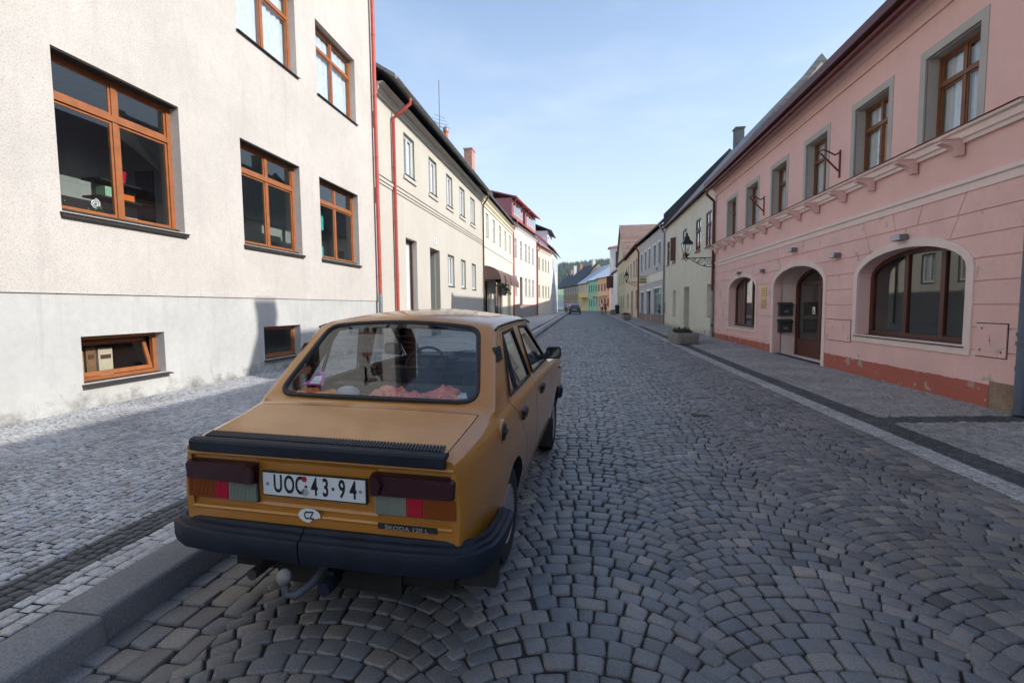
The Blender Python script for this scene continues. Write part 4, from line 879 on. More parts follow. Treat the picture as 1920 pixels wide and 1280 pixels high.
# things fixed to the pink wall
def wall_light(label, s, z):
    R_ = root('wall_lamp', label, 'wall lamp', FP(s-q0, z, 0), 'rectangular lamps over the pink ground floor')
    mb = MB(); mb.fbox(FP, s-q0-.13, s-q0+.13, z-.05, z+.05, -.14, -.022); mb.build('housing', mat('grey lamp metal', (.16, .16, .18), .45, .1), R_)
    mb = MB(); [mb.fbox(FP, s-q0-.10, s-q0+.10, z-.036+k*.028, z-.02+k*.028, -.152, -.139) for k in range(3)]; [mb.fbox(FP, s-q0+.129, s-q0+.14, z-.036+k*.028, z-.02+k*.028, -.13, -.04) for k in range(3)]; mb.build('diffuser', mat('frosted diffuser', (.7, .72, .8), .4), R_)
for l_, s, z in (('small grey louvred lamp on the crown of the biggest pink arch', 9.67, 2.72), ('small grey louvred lamp between the biggest arch and the door arch', 11.94, 2.64), ('small grey louvred lamp high above the door arch', 14.2, 3.02), ('small grey louvred lamp between the door arch and the far arch', 16.5, 2.62), ('small grey louvred lamp on the crown of the farthest pink arch', 18.85, 2.70)): wall_light(l_, s, z)
def iron_hook(label, s):
    s -= q0; mb = MB(); z = 4.9
    mb.fbox(FP, s-.02, s+.02, 4.36, 4.96, -.03, -.001); mb.tube([FP(s, 4.5, -.03), FP(s-.02, 4.9, -.42)], .02, 6)
    mb.tube([FP(s, 4.9, -.03), FP(s, 4.86, -.12), FP(s, 4.93, -.24), FP(s, 4.99, -.34), FP(s, 4.97, -.42), FP(s, 4.9, -.44)], .018, 6)
    tag(mb.build('flag_bracket', mat('dark red iron', lin(110, 50, 50), .5), smooth=40), label, 'bracket', 'iron brackets between the pink upper windows')
iron_hook('dark red iron bracket between the second and third upper windows of the pink house', 12.0)
iron_hook('smaller-looking dark red iron bracket beside the fifth upper window of the pink house', 16.6)
def mailbox(label, z):
    c = A2[1]; R_ = root('mailbox', label, 'mailbox', FP(c, z, .3), 'mailboxes in the pink doorway')
    mb = MB(); mb.fbox(FP, c-.13, c-.001, z, z+.3, .13, .5); mb.build('body', mat('dark plastic mailbox', (.055, .05, .055), .45), R_)
    mb = MB(); mb.prism([FP(s_, z_, .11) for s_, z_ in ((c-.001, z+.303), (c-.16, z+.303), (c-.17, z+.33), (c-.001, z+.40))], [FP(s_, z_, .52) for s_, z_ in ((c-.001, z+.303), (c-.16, z+.303), (c-.17, z+.33), (c-.001, z+.40))]); mb.build('lid', MATS['dark plastic mailbox'], R_)
    mb = MB(); mb.fbox(FP, c-.134, c-.131, z+.1, z+.16, .25, .38); mb.build('name_tag', m_zinc, R_)
mailbox('dark mailbox with a pitched lid in the pink doorway, upper one', 1.22); mailbox('dark mailbox with a pitched lid in the pink doorway, lower one', .72)
for l_, z in (('engraved brass plate left of the pink doorway, upper one', 1.80), ('engraved brass plate left of the pink doorway, lower one', 1.42)):
    mb = MB(); mb.fbox(FP, 16.2-q0, 16.66-q0, z, z+.33, -.012, -.001); R_ = root('brass_plate', l_, 'plate', FP(16.4-q0, z, 0), 'brass plates beside the doorway'); mb.build('plate', MATS['brass'], R_)
    mb = MB(); [mb.fbox(FP, 16.28-q0, 16.58-q0, z+.06+k*.06, z+.075+k*.06, -.0135, -.0121) for k in range(4)]; mb.build('engraving', m_brn, R_)
downpipe(RP, FP, FP.L+.02, .06, 6.0, m_dkred, r=.055, off=.09, elbow=(.05, .30, .42), lower=2.1)

# ---- right: the neighbour before the pink house (mostly outside the picture; it shades the street)
m_bgrey = mat('bluish grey render', lin(150, 156, 166), .9, .08, 1., streak=.2)
FN = Fac((RW+.03, -24), (RW+.03, 7.18), False)
RN = house('grey_house', 'bluish grey house edge with a thick downpipe at the right border of the picture', FN, .06, 5.6, m_bgrey, m_slate, [rect(s, s+1.1, 1.2, 2.8) for s in (4, 8, 12, 16, 20, 24)]+[rect(s, s+1.1, 3.9, 5.1) for s in (4, 8, 12, 16, 20, 24)], depth=8.6, ridge=3.72, oh=.3, eave=5.75, gut=m_zinc)
for s in (4, 8, 12, 16, 20, 24):
    for z0, z1 in ((1.2, 2.8), (3.9, 5.1)): window(RN, FN, (s, s+1.1, z0, z1), m_white, d=.1, leaf=False, gl=m_glsf)
downpipe(RN, FN, FN.L-.05, .1, 5.3, mat('blue grey pipe', lin(92, 104, 118), .5), r=.06, off=.07)
R_ = [c for c in RN.children if c.name.startswith('downpipe')][0]
for z in (.1, 1.0, 1.12): mb = MB(); mb.tube([FN(FN.L-.05, z, -.07), FN(FN.L-.05, z+.05, -.07)], .075, 12); reparent(mb.build('pipe_collar', MATS['blue grey pipe'], RN, smooth=50), R_)

# ---- right: cream house behind the lantern
m_crm2 = mat('pale green cream render', lin(214, 210, 192), .92, .06, .6, bump=.2, bscale=40, streak=.22, dirt=((.24, .20, .16), 1.15, .9))
m_patchy = roof_mat('weathered patched slates', (.20, .20, .195), (.27, .265, .25), .32, .24, (.36, .27, .21))
FCm = Fac((RW, 22.42), (5.62, 35.2), False); h0 = 22.42
cu = [(23.03, 24.05), (25.02, 26.08), (28.2, 29.35), (31.45, 32.6), (33.55, 34.5)]
cg = [(22.66, 23.62, 1.05, 2.5), (31.2, 32.25, .95, 2.48)]
hl = [rect(a-h0, b-h0, 4.22, 5.8) for a, b in cu]+[rect(a-h0, b-h0, c, d) for a, b, c, d in cg]+[rect(27.4-h0, 28.8-h0, .1, 2.56)]
RC2 = house('lantern_house', 'greenish cream house with dark narrow windows and a steep weathered roof, next to the pink one', FCm, .15, 6.85, m_crm2, m_patchy, hl, depth=8.1, ridge=4.75, oh=.16, eave=6.82, gut=m_dkred, verge=.0)
tag(RC2, 'greenish cream house with narrow dark windows and a steep weathered roof')
for a, b in cu:
    window(RC2, FCm, (a-h0, b-h0, 4.22, 5.8), m_dkwood, d=.02, fw=.06, trans=.66, curtain=1, sill=(.10, m_dkwood))
mb = MB()
o_ = FCm(31.45-h0, 4.3, 0); mb.cube8([FCm(31.45-h0+x, z, y) for z in (4.3, 5.72) for y, x in ((-.0, 0), (-.30, .1), ) for x in (x, x+.03)]); RC_s = mb.build('open_sash', m_dkwood, RC2)
for a, b, c, d in cg: window(RC2, FCm, (a-h0, b-h0, c, d), m_white, d=.18, fw=.06, trans=.68, curtain=2, sill=(.04, m_sill))
mb = MB(); mb.fbox(FCm, 27.42-h0, 28.78-h0, .3, 2.55, .55, .6); [mb.fbox(FCm, 27.55-h0+k*.62, 28.03-h0+k*.62, zz, zz+.85, .53, .548) for k in (0, 1) for zz in (.45, 1.45)]
mb.build('door', mat('grey door paint', lin(120, 120, 112), .7, .2, 3), RC2)
mb = MB(); mb.fbox(FCm, 27.4-h0-.02, 27.4-h0, .1, 2.58, .2, .6); mb.fbox(FCm, 28.8-h0, 28.82-h0, .1, 2.58, .2, .6); mb.fbox(FCm, 27.4-h0, 28.8-h0, 2.56, 2.6, .2, .6); mb.build('door_reveal', m_crm2, RC2)
mb = MB(); mb.fbox(FCm, 35.0-h0, 35.15-h0, 1.0, 1.75, -.02, -.001); mb.build('brown_panel', m_brn, RC2)
mb = MB(); q = ((-.14, 6.8), (4.05, 11.3), (8.6, 6.9), (8.6, 7.3), (4.05, 12.0), (-.14, 7.85)); mb.prism([FCm(FCm.L-.12, z, d) for d, z in q], [FCm(FCm.L+.14, z, d) for d, z in q]); mb.build('verge_wall', mat('dark verge', (.07, .07, .075), .8), RC2)
chimney(RC2, FCm, 10.8, 4.05, 10.8, 12.55, .5, .6, mat('dark rendered chimney', (.13, .14, .14), .9, .2, 3))
mb = MB(); mb.prism([FCm(.0, z, d) for d, z in ((1.5, 8.2), (4.05, 11.5), (6.6, 8.2), (6.6, 8.5), (4.05, 11.85), (1.5, 8.6))], [FCm(.35, z, d) for d, z in ((1.5, 8.2), (4.05, 11.5), (6.6, 8.2), (6.6, 8.5), (4.05, 11.85), (1.5, 8.6))]); mb.build('gable_coping', m_patchy, RC2)

# ---- right: grey house with the shop
m_gry = mat('lilac grey render', lin(184, 182, 184), .92, .06, .6, bump=.15, bscale=40, streak=.12, dirt=((.24, .22, .2), .9, .6))
FG = Fac((5.62, 35.25), (5.25, 47.5), False); z0g = gz(41)+.1
gu = [(1.57, 2.65), (3.6, 4.72), (6.1, 7.15), (8.17, 9.2), (10.37, 11.45)]
hl = [rect(a, b, 4.65, 6.22) for a, b in gu]+[rect(1.1, 4.45, .9, 2.85), rect(5.75, 7.95, z0g, 2.76), rect(9.4, 11.3, .9, 2.76)]
RG = house('grey_shop_house', 'lilac grey house with white window trim and a pale blue shop front below', FG, z0g, 7.2, m_gry, m_slatedk, hl, depth=9, ridge=4., oh=.25, eave=7.35, gut=m_zinc)
m_lblue = mat('pale blue shop paint', lin(130, 160, 175), .5, .08)
for a, b in gu: window(RG, FG, (a, b, 4.65, 6.22), mat('grey window paint', (.32, .34, .36), .6), d=.1, trans=None, curtain=0, gl=m_glsf, leaf=False, sill=(.05, m_white), surround=(.12, m_white, .02))
window(RG, FG, (1.1, 4.45, .9, 2.85), m_lblue, d=.1, vert=(.33, .66), trans=.78, leaf=False, sill=(.06, m_sill), surround=(.12, m_white, .03))
window(RG, FG, (9.4, 11.3, .9, 2.76), m_lblue, d=.1, vert=(.5,), leaf=False, sill=(.06, m_sill), surround=(.12, m_white, .03))
mb = MB(); mb.fbox(FG, 5.75, 7.95, z0g, 2.76, .3, .35); mb.build('door', mat('grey white door', (.42, .44, .48), .6), RG)
mb = MB(); ring(mb, FG, rect(5.6, 8.1, z0g, 2.95), rect(5.75, 7.95, z0g+.01, 2.76), -.03, .02); mb.build('door_trim', m_white, RG)
mb = MB(); mb.fbox(FG, .2, FG.L, 3.4, 4.0, -.03, .0); mb.build('fascia', m_wht2, RG)
mb = MB(); mb.fbox(FG, 0.2, FG.L, z0g-.1, .85, -.03, .0); pl_ = mb.build('stone_base', mat('brown base', lin(140, 124, 112), .9, .15, 2), RG)
R_ = root('shop_sign', 'yellow and red hanging sign board on the lilac grey shop house', 'sign', FG(7.3, 3.6, -.5)); mb = MB(); mb.cube8([FG(s, z, d) for z in (3.4, 3.95) for d in (-.75, -.12) for s in (7.28, 7.33)]); mb.build('board', mat('yellow sign', lin(200, 190, 160), .7), R_)
mb = MB(); mb.cube8([FG(s, z, d) for z in (3.45, 3.6) for d in (-.7, -.17) for s in (7.265, 7.279)]); mb.build('red_stripe', mat('sign red', lin(180, 120, 100), .7), R_)
mb = MB(); mb.cube8([FG(s, z, d) for z in (3.68, 3.88) for d in (-.65, -.2) for s in (7.265, 7.279)]); mb.build('green_stripe', mat('sign green', lin(150, 160, 110), .7), R_); mb = MB(); mb.tube([FG(7.3, 4.02, 0), FG(7.3, 4.02, -1.0)], .02, 6); mb.build('arm', m_sill, R_)
mb = MB(); [mb.fbox(FG, s, s+.3, 4.25, 4.4, -.12, -.0) for s in (2.9,)]; mb.build('alarm_box', m_zinc, RG)
mb = MB(); mb.tube([FG(.12, z0g, -.08), FG(.12, 6.6, -.08)], .055, 10); mb.tube([FG(.12, 6.6, -.08), FG(.0, 7.0, -.4), FG(0, 7.3, -.45)], .055, 10); mb.build('downpipe', m_zinc, RG, smooth=50)

# ---- right: beige house and the gabled one behind it
m_bei = mat('beige render', lin(206, 192, 168), .92, .06, .6, streak=.12, dirt=((.24, .22, .19), 1.1, .6))
FH = Fac((5.25, 47.55), (5.37, 65.4), False); z0h = gz(56)+.1
hu = [(2.2, 3.6), (4.9, 6.4), (8.5, 10.0), (12., 13.4), (15., 16.4)]
hl = [rect(a, b, 4.5, 6.25) for a, b in hu]+[rect(1.9, 3.6, 1.15, 3.1), rect(6.6, 8.8, z0h, 3.15), rect(12., 14.2, 1.15, 3.0)]
RH = house('beige_house', 'beige house with a dark red downpipe and a second lantern at its near corner', FH, z0h, 7.3, m_bei, m_brntile, hl, depth=9, ridge=3.4, oh=.35, eave=7.4, gut=m_dkred)
for a, b in hu: window(RH, FH, (a, b, 4.5, 6.25), MATS['grey window paint'], d=.1, leaf=False, gl=m_glsf, sill=(.05, m_wht2))
for a, b, c in ((1.9, 3.6, 3.1), (12., 14.2, 3.)): window(RH, FH, (a, b, 1.15, c), MATS['grey window paint'], d=.1, leaf=False, gl=m_glsf, sill=(.05, m_wht2))
mb = MB(); mb.fbox(FH, 6.6, 8.8, z0h, 3.15, .25, .3); mb.build('door', m_wood2, RH)
downpipe(RH, FH, .2, z0h, 6.6, m_dkred, r=.07, off=.1, elbow=(0, .3, .75))
m_gab = mat('yellowish render', lin(196, 192, 158), .92, .06, .6, streak=.12)
FI = Fac((5.37, 65.5), (5.17, 77.3), False); z0i = gz(71)+.1
hl = [rect(a, a+1.3, 4.5, 6.1) for a in (1.2, 4.3, 7.4)]+[rect(a, a+1.3, 1.3, 2.9) for a in (1.2, 4.3, 7.4)]
RI = house('gabled_house', 'tall house with a steep brown tiled gable roof beyond the beige one', FI, z0i, 7.6, m_gab, m_brntile, hl, depth=12, ridge=0.3, oh=.2, eave=7.7, gut=m_dkred, roofth=.05)
for a in (1.2, 4.3, 7.4):
    for z in (4.5, 1.3): window(RI, FI, (a, a+1.3, z, z+1.6), MATS['grey window paint'], d=.1, leaf=False, gl=m_glsf)
# its own steep roof runs across the street direction: a gable faces the street
mb = MB(); mb.prism([FI(s, z, .02) for s, z in ((.05, 7.7), (11.7, 7.7), (5.9, 12.7))], [FI(s, z, .35) for s, z in ((.05, 7.7), (11.7, 7.7), (5.9, 12.7))]); mb.build('gable', m_gab, RI)
mb = MB()
for sg in (0, 1):
    e = (-.3 if sg == 0 else 12.1); q = [(e, 7.4), (5.9, 12.75), (5.9, 12.95), (e, 7.6)]; mb.prism([FI(s, z, -.25) for s, z in q], [FI(s, z, 12.2) for s, z in q])
mb.build('gable_roof', m_brntile, RI)
# ---- white bay tower and the red-orange house
m_wh = mat('bright white render', (.74, .74, .72), .9, .05, .6)
FT = Fac((4.75, 79.5), (4.7, 87.5), False)
RT = house('white_tower_house', 'white house with a small square tower and a red roof edge', FT, gz(80)+.1, 6.6, m_wh, m_redmetal, [rect(1, 2, 3.6, 5.2), rect(3.6, 4.6, 3.6, 5.2), rect(6, 7, 3.6, 5.2)], depth=8, ridge=3, oh=.3, eave=6.7, gut=m_zinc)
for a in (1, 3.6, 6): window(RT, FT, (a, a+1, 3.6, 5.2), m_white, d=.1, leaf=False, gl=m_glsf)
mb = MB(); mb.fbox(FT, 4.2, 7.2, 6.5, 11.3, -.2, 2.8); tw = mb.build('tower', m_wh, RT); mb = MB(); mb.prism([FT(s, 11.3, d) for s, d in ((3.8, -.6), (7.6, -.6), (7.6, 3.2), (3.8, 3.2))], [FT(s, 11.75, d) for s, d in ((5.2, .8), (6.2, .8), (6.2, 1.8), (5.2, 1.8))]); reparent(mb.build('tower_roof', m_redmetal, RT), tw)
mb = MB(); mb.fbox(FT, 5.1, 6.3, 8.2, 10.6, -.23, -.2); mb.fbox(FT, 4.16, 4.2, 8.2, 10.6, .6, 1.6); reparent(mb.build('tower_window', m_glsf, RT), tw)
mb = MB(); mb.cube8([FT(s, z, d) for z in (4.4, 6.3) for d in (-1.1, -.02) for s in (.4, .5)]); mb.build('bay', MATS['dark mahogany timber'], RT)
m_ro = mat('red orange render', lin(222, 120, 92), .9, .06, .8)
FR = Fac((4.9, 88.), (5.3, 95.2), False)
RR = house('red_orange_house', 'red orange house at the bend of the street', FR, gz(90)+.1, 6.5, m_ro, m_pale, [rect(1.2, 2.2, 3.9, 5.3), rect(4.2, 5.2, 3.9, 5.3)], depth=8, ridge=2.4, oh=.3, eave=6.6, gut=m_zinc)
for a in (1.2, 4.2): window(RR, FR, (a, a+1, 3.9, 5.3), m_white, d=.1, leaf=False, gl=m_glsf)
# ---- the coloured row across the bend
J0, J1 = Vector((5.0, 96)), Vector((-5.2, 129)); JD = (J1-J0).normalized(); gj = gz(96)
def rowhouse(name, label, s0, s1, ze, zr, wallm, roofm, frame, cols, shop=None, gcols=None, chim=(), depth=10):
    F = Fac(tuple(J0+JD*s0), tuple(J0+JD*(s1-.05)), False); n = cols; L = F.L; w = min(1.1, L/n*.45)
    ws = [(L*(i+.5)/n-w/2, L*(i+.5)/n+w/2) for i in range(n)]
    hl = [rect(a, b, 4.5, 6.0) for a, b in ws]+[rect(a, b, 1.2+.2, 3.0) for a, b in ws]
    R_ = house(name, label, F, gj, ze, wallm, roofm, hl, depth=depth, ridge=zr-ze, oh=.35, eave=ze+.08, gut=m_zinc)
    for a, b in ws:
        window(R_, F, (a, b, 4.5, 6.0), frame, d=.06, fw=.09, leaf=False, gl=m_glsf, sill=None, surround=(.1, wallm if frame != m_white else m_white, .02)); window(R_, F, (a, b, 1.4, 3.0), frame, d=.06, fw=.09, leaf=False, gl=m_glsf, sill=None)
    mb = MB(); mb.fbox(F, 0, L, 3.5, 3.7, -.06, .0); mb.build('band', shop or wallm, R_)
    for s, d, z0, z1, m in chim: chimney(R_, F, s, d, z0, z1, .7, .8, m)
    return R_, F
m_or = mat('peach orange render', lin(236, 190, 148), .9, .06, .8); m_gn = mat('mint green render', lin(166, 206, 174), .9, .06, .8); m_yw = mat('warm yellow render', lin(236, 206, 140), .9, .06, .8); m_br = mat('brown grey render', lin(168, 142, 112), .9, .06, .8)
m_rw = mat('red brown window paint', lin(178, 90, 84), .6)
R_, F_ = rowhouse('orange_house', 'peach orange house with red brown windows, nearest of the coloured row', 0, 7.3, 7.1, 10.4, m_or, m_pale, m_rw, 4)
mb = MB(); mb.fbox(F_, 1.5, 6.2, 3.5, 3.6, -.9, 0); [mb.fbox(F_, s, s+.1, gj, 3.5, -.85, -.75) for s in (1.7, 4., 6.)]; mb.build('balcony', m_wht2, R_)
mb = MB(); mb.lathe([(.02, 0), (.45, .08), (.5, .3), (.3, .5), (.02, .52)], F_(6.6, 3.1, -.8), 'z', 12); tag(mb.build('hanging_sign', mat('orange sign', lin(226, 150, 50), .6), smooth=50), 'orange rounded sign hanging at the corner of the peach orange house', 'sign')
rowhouse('green_house', 'mint green house between the peach orange and the yellow one', 7.35, 13.4, 6.9, 10.2, m_gn, m_pale, mat('green shutters', lin(80, 150, 110), .6), 4)
R_, F_ = rowhouse('yellow_row_house', 'warm yellow house beyond the mint green one', 13.45, 21.1, 6.5, 10.6, m_yw, mat('grey sheet roof', (.38, .42, .46), .4, .1, 1), m_white, 5)
mb = MB(); mb.fbox(F_, .5, 4.5, 3.3, 3.45, -1.2, 0); mb.build('awning', MATS['orange sign'], R_)
rowhouse('brown_house', 'brown grey house with a dark slate roof beyond the yellow one', 21.15, 34.5, 6.4, 11.6, m_br, m_slatedk, m_white, 6, chim=((2.5, 4.6, 10.4, 12.6, m_wht2), (11, 4, 10, 12.3, m_brick)))
rowhouse('dark_roof_house', 'last house of the row under a blue black roof', 34.6, 46, 6.3, 10.6, m_wht2, m_slatedk, m_white, 5, chim=((3, 4, 9, 12.3, m_wh), (8, 4.5, 9, 11.6, m_brick)))
# a sign on the far left corner
FQ = Fac((-4.2, 80.2), (-8, 100), True)
RQ = house('corner_house', 'low white house turning left at the far end', FQ, gz(84)+.1, 6.2, m_wh, m_redmetal, [rect(2, 3, 3.6, 5), rect(6, 7, 3.6, 5)], depth=8, ridge=3, oh=.3, eave=6.3)
mb = MB(); mb.fbox(FFm, 11.9, 12.0, 3.4, 4.3, -1.0, -.1); R_ = root('pharmacy_sign', 'pale green sign box projecting from the far white house', 'sign', FFm(12, 3.4, -.5)); mb.build('box', mat('pale green sign', lin(190, 226, 180), .5), R_)
mb = MB(); mb.tube([FFm(11.95, 4.35, 0), FFm(11.95, 4.35, -1.)], .03, 6); mb.build('arm', m_sill, R_)
# ------------------------------------------------------------ the ochre saloon car
CAR_LOC = (-1.179, 2.934, .031); CY, CP, CR_ = radians(3.1), radians(1.47), radians(.94)
_X = Vector((cos(CY), -sin(CY), 0)); _Y = Vector((sin(CY)*cos(CP), cos(CY)*cos(CP), sin(CP))); _Z = _X.cross(_Y)
CX, CZ = _X*cos(CR_)-_Z*sin(CR_), _X*sin(CR_)+_Z*cos(CR_)
CM = Matrix(((CX.x, _Y.x, CZ.x), (CX.y, _Y.y, CZ.y), (CX.z, _Y.z, CZ.z)))
CAR = root('parked_car', 'ochre yellow boxy saloon parked at the left kerb with clothes on its parcel shelf', 'car', CAR_LOC)
CAR.rotation_euler = CM.to_euler(); CAR['_o'] = (0, 0, 0)
m_paint = mat('ochre car paint', lin(170, 112, 38), .34, .05, 1.6, spec=.5, coat=.7)
m_paintd = mat('ochre car paint faded', lin(182, 130, 74), .42, .11, 3.2, spec=.5, coat=.25)
m_black = mat('black rubber', (.018, .019, .022), .55, .15, 8, spec=.4)
m_bump = mat('blue black plastic', (.009, .015, .028), .55, .35, 6, bump=.3, bscale=70, spec=.28)
m_darkin = mat('dark blue interior', (.02, .028, .045), .7, .1)
m_car_gl = glass('car glass', (.86, .90, .89), 1.7)
m_tyre = mat('tyre rubber', (.025, .025, .026), .85, .2, 12, bump=.4, bscale=60)
m_rim = mat('steel wheel silver', (.34, .34, .35), .45, .15, 9, metal=.6)
m_chrome = mat('worn chrome', (.6, .6, .6), .25, .1, 9, metal=1.)
KEY = [  # y,   zb,  xs,  xm,   zs,   xg,   xh,   zh,   xi,   zi,   zj
 (-.905, .42, .62, .694, .893, .672, .655, .905, .60, .913, .918),
 (-.885, .41, .63, .708, .897, .680, .660, .910, .605, .921, .927),
 (-.84, .39, .66, .722, .905, .690, .665, .917, .61, .931, .938),
 (-.70, .33, .68, .742, .921, .702, .672, .932, .62, .950, .958),
 (-.52, .25, .70, .757, .938, .712, .684, .957, .63, .975, .984),
 (-.40, .245, .71, .762, .948, .720, .698, .975, .637, .998, 1.006),
 (-.345, .24, .71, .764, .952, .724, .706, .985, .645, 1.010, 1.018),
 (-.325, .24, .71, .764, .953, .725, .712, 1.000, .655, 1.026, 1.034),
 (.105, .24, .71, .766, .957, .728, .612, 1.378, .556, 1.412, 1.436),
 (.15, .24, .71, .766, .957, .728, .607, 1.388, .558, 1.424, 1.462),
 (.20, .24, .71, .766, .957, .728, .604, 1.394, .560, 1.432, 1.475),
 (.45, .24, .71, .766, .957, .728, .603, 1.398, .562, 1.444, 1.500),
 (.85, .24, .71, .766, .957, .728, .603, 1.398, .562, 1.444, 1.502),
 (1.15, .24, .71, .766, .955, .727, .606, 1.388, .562, 1.428, 1.472),
 (1.30, .24, .71, .766, .952, .726, .613, 1.365, .562, 1.400, 1.428),
 (1.90, .24, .71, .764, .935, .722, .705, .965, .64, .985, .995),
 (1.97, .24, .71, .763, .930, .720, .695, .945, .63, .958, .966),
 (2.5, .24, .71, .760, .905, .715, .690, .915, .62, .925, .935),
 (3.0, .26, .70, .745, .860, .70, .68, .868, .61, .875, .882),
 (3.10, .30, .68, .725, .820, .69, .67, .830, .60, .838, .842),
 (3.14, .34, .65, .700, .76, .67, .66, .775, .60, .782, .785)]
def keyat(y):
    for i in range(len(KEY)-1):
        a, b = KEY[i], KEY[i+1]
        if y <= b[0]+1e-9:
            t = (y-a[0])/(b[0]-a[0]); return [p+(q-p)*t for p, q in zip(a, b)]
    return list(KEY[-1])
def half(y):
    _, zb, xs, xm, zs, xg, xh, zh, xi, zi, zj = keyat(y)
    P = [(0, zb), (xs*.5, zb), (xs-.05, zb), (xs-.01, zb+.015), (xs+.005, zb+.06)]
    P += [(xm-.012, .46), (xm-.003, .58), (xm+.001, .665), (xm, .70), (xm-.006, .76), (xm-.012, zs-.07), (xm-.020, zs-.035), (xm-.030 if xm-.030 > xg+.004 else xg+.004, zs-.012), (xg, zs)]
    bx, bz = xg-.003+(xh-xg)*.06, zs+.012 if zh > zs+.04 else zs+(zh-zs)*.3
    P += [(bx, bz)]
    for k in (.33, .66): P.append((bx+(xh-bx)*k, bz+(zh-bz)*k))
    P += [(xh, zh), (xh+(xi-xh)*.35, zh+(zi-zh)*.55), (xi, zi)]
    n = 6
    for k in range(1, n+1): t = k/n; P.append((xi*(1-t), zi+(zj-zi)*(1-(1-t)**2)))
    return P
ys = []
for i in range(len(KEY)-1):
    a, b = KEY[i][0], KEY[i+1][0]; n = max(1, round((b-a)/.11)); ys += [a+(b-a)*k/n for k in range(n)]
ys.append(KEY[-1][0])
hb = MB(); V = []; 
for y in ys:
    h_ = half(y); full = [(x, z) for x, z in h_]+[(-x, z) for x, z in h_[-2:0:-1]]; V += [(x, y, z) for x, z in full]
m_ = len(full); N = len(ys)
hb.add(V, [(i*m_+k, i*m_+(k+1) % m_, (i+1)*m_+(k+1) % m_, (i+1)*m_+k) for i in range(N-1) for k in range(m_)]+[tuple(range(m_)), tuple((N-1)*m_+k for k in range(m_))[::-1]])
body = hb.build('body', [m_paint, m_darkin], CAR, rel=False)
def boolean(o, cutter, op='DIFFERENCE', keep=False):
    md = o.modifiers.new('b', 'BOOLEAN'); md.operation = op; md.object = cutter; md.solver = 'EXACT'
    if hasattr(md, 'material_mode'): md.material_mode = 'TRANSFER'
    bpy.context.view_layer.update(); dg = bpy.context.evaluated_depsgraph_get(); me = bpy.data.meshes.new_from_object(o.evaluated_get(dg))
    o.modifiers.clear(); old = o.data; o.data = me; bpy.data.meshes.remove(old)
    if not keep: cm_ = cutter.data; bpy.data.objects.remove(cutter); bpy.data.meshes.remove(cm_)
def cutter(mb, m=None): o = mb.build('cut', [m_paint, m_darkin] if m is None else m, CAR, rel=False); return o
def dark(mb): mb.k = 1; return mb
# wheel wells
for sx in (-1, 1):
    for yy, zz, rr in ((0, .285, .335), (2.4, .285, .33)):
        mb = dark(MB()); mb.lathe([(rr, min(sx*.44, sx*1.)), (rr, max(sx*.44, sx*1.))], (0, yy, zz), 'x', 40); boolean(body, cutter(mb))
# cabin hollow
mb = dark(MB()); V = []; cy = [-.30, -.1, .11, .14, .5, 1.0, 1.2, 1.33, 1.80]
for y in cy:
    k = keyat(y); zt = k[9]-.035; zb_ = .965 if y < .12 else .42; xt = k[6]-.035; zsd = k[7]-.03
    h_ = [(0, zb_), (.685, zb_), (.690, max(.97, zb_+.004)), (max(.3, .728-.30*(zsd-.98)-.045), max(zsd, zb_+.008)), (k[8]-.03, max(zt, zb_+.012)), (0, max(zt+.01, zb_+.014))]
    V += [(x, y, z) for x, z in h_+[(-x, z) for x, z in h_[-2:0:-1]]]
m_ = 10; N = len(cy)
mb.add(V, [(i*m_+k, i*m_+(k+1) % m_, (i+1)*m_+(k+1) % m_, (i+1)*m_+k) for i in range(N-1) for k in range(m_)]+[tuple(range(m_)), tuple((N-1)*m_+k for k in range(m_))[::-1]])
boolean(body, cutter(mb))
# backlight and windscreen openings (rounded trapezoids in their own planes)
def rtrap(wb, wt, h, r, bow=0., n=6):
    C = [(-wb, 0), (wb, 0), (wt, h), (-wt, h)]; P = []
    for i, c in enumerate(C):
        c = Vector(c); a = (Vector(C[i-1])-c).normalized(); b = (Vector(C[(i+1) % 4])-c).normalized(); ang = a.angle(b); t = r/math.tan(ang/2)
        p0, p1 = c+a*t, c+b*t
        for k in range(n+1):
            u = k/n; P.append(tuple((p0*(1-u)**2+c*2*u*(1-u)+p1*u*u)))
    Q_ = []
    for i, p in enumerate(P):
        q = P[(i+1) % len(P)]; Q_.append(p); L = (Vector(q)-Vector(p)).length
        m2 = int(L/.12)
        for k in range(1, m2): Q_.append((p[0]+(q[0]-p[0])*k/m2, p[1]+(q[1]-p[1])*k/m2))
    return Q_
def plane(o, v): o = Vector(o); v = Vector(v).normalized(); n = Vector((1, 0, 0)).cross(v).normalized(); return lambda a, b, c=0.: o+Vector((a, 0, 0))+v*b+n*c
# rear: from (y -.335, z 1.022) up to (y .105, z 1.412); crowned surface follows the body
RWp = plane((0, -.331, 1.022), (0, .436, .388)); RL = .585
RWn = RWp(0, 0, 1)-RWp(0, 0, 0)
def crown(a, wmax=.58): return .014*(1-(a/wmax)**2)
sgn = 1 if RWn.z > 0 else -1
out_r = [(a, b+(.035*(1-(a/.5)**2) if b > RL*.55 else 0)*max(0, min(1, (b/RL-.55)/.4))-(.008*(1-(a/.6)**2) if b < .1 else 0)) for a, b in rtrap(.628, .518, RL, .10)]
inn = lambda k: [(x*(1-k/.6)-0, z) for x, z in out_r]
def inset(P, d):
    n = len(P); R_ = []
    for i in range(n):
        a, b, c = Vector(P[i-1]), Vector(P[i]), Vector(P[(i+1) % n]); t = ((b-a).normalized()+(c-b).normalized()).normalized(); R_.append((b.x-t.y*d, b.y+t.x*d))
    return R_
in_r = inset(out_r, .022)
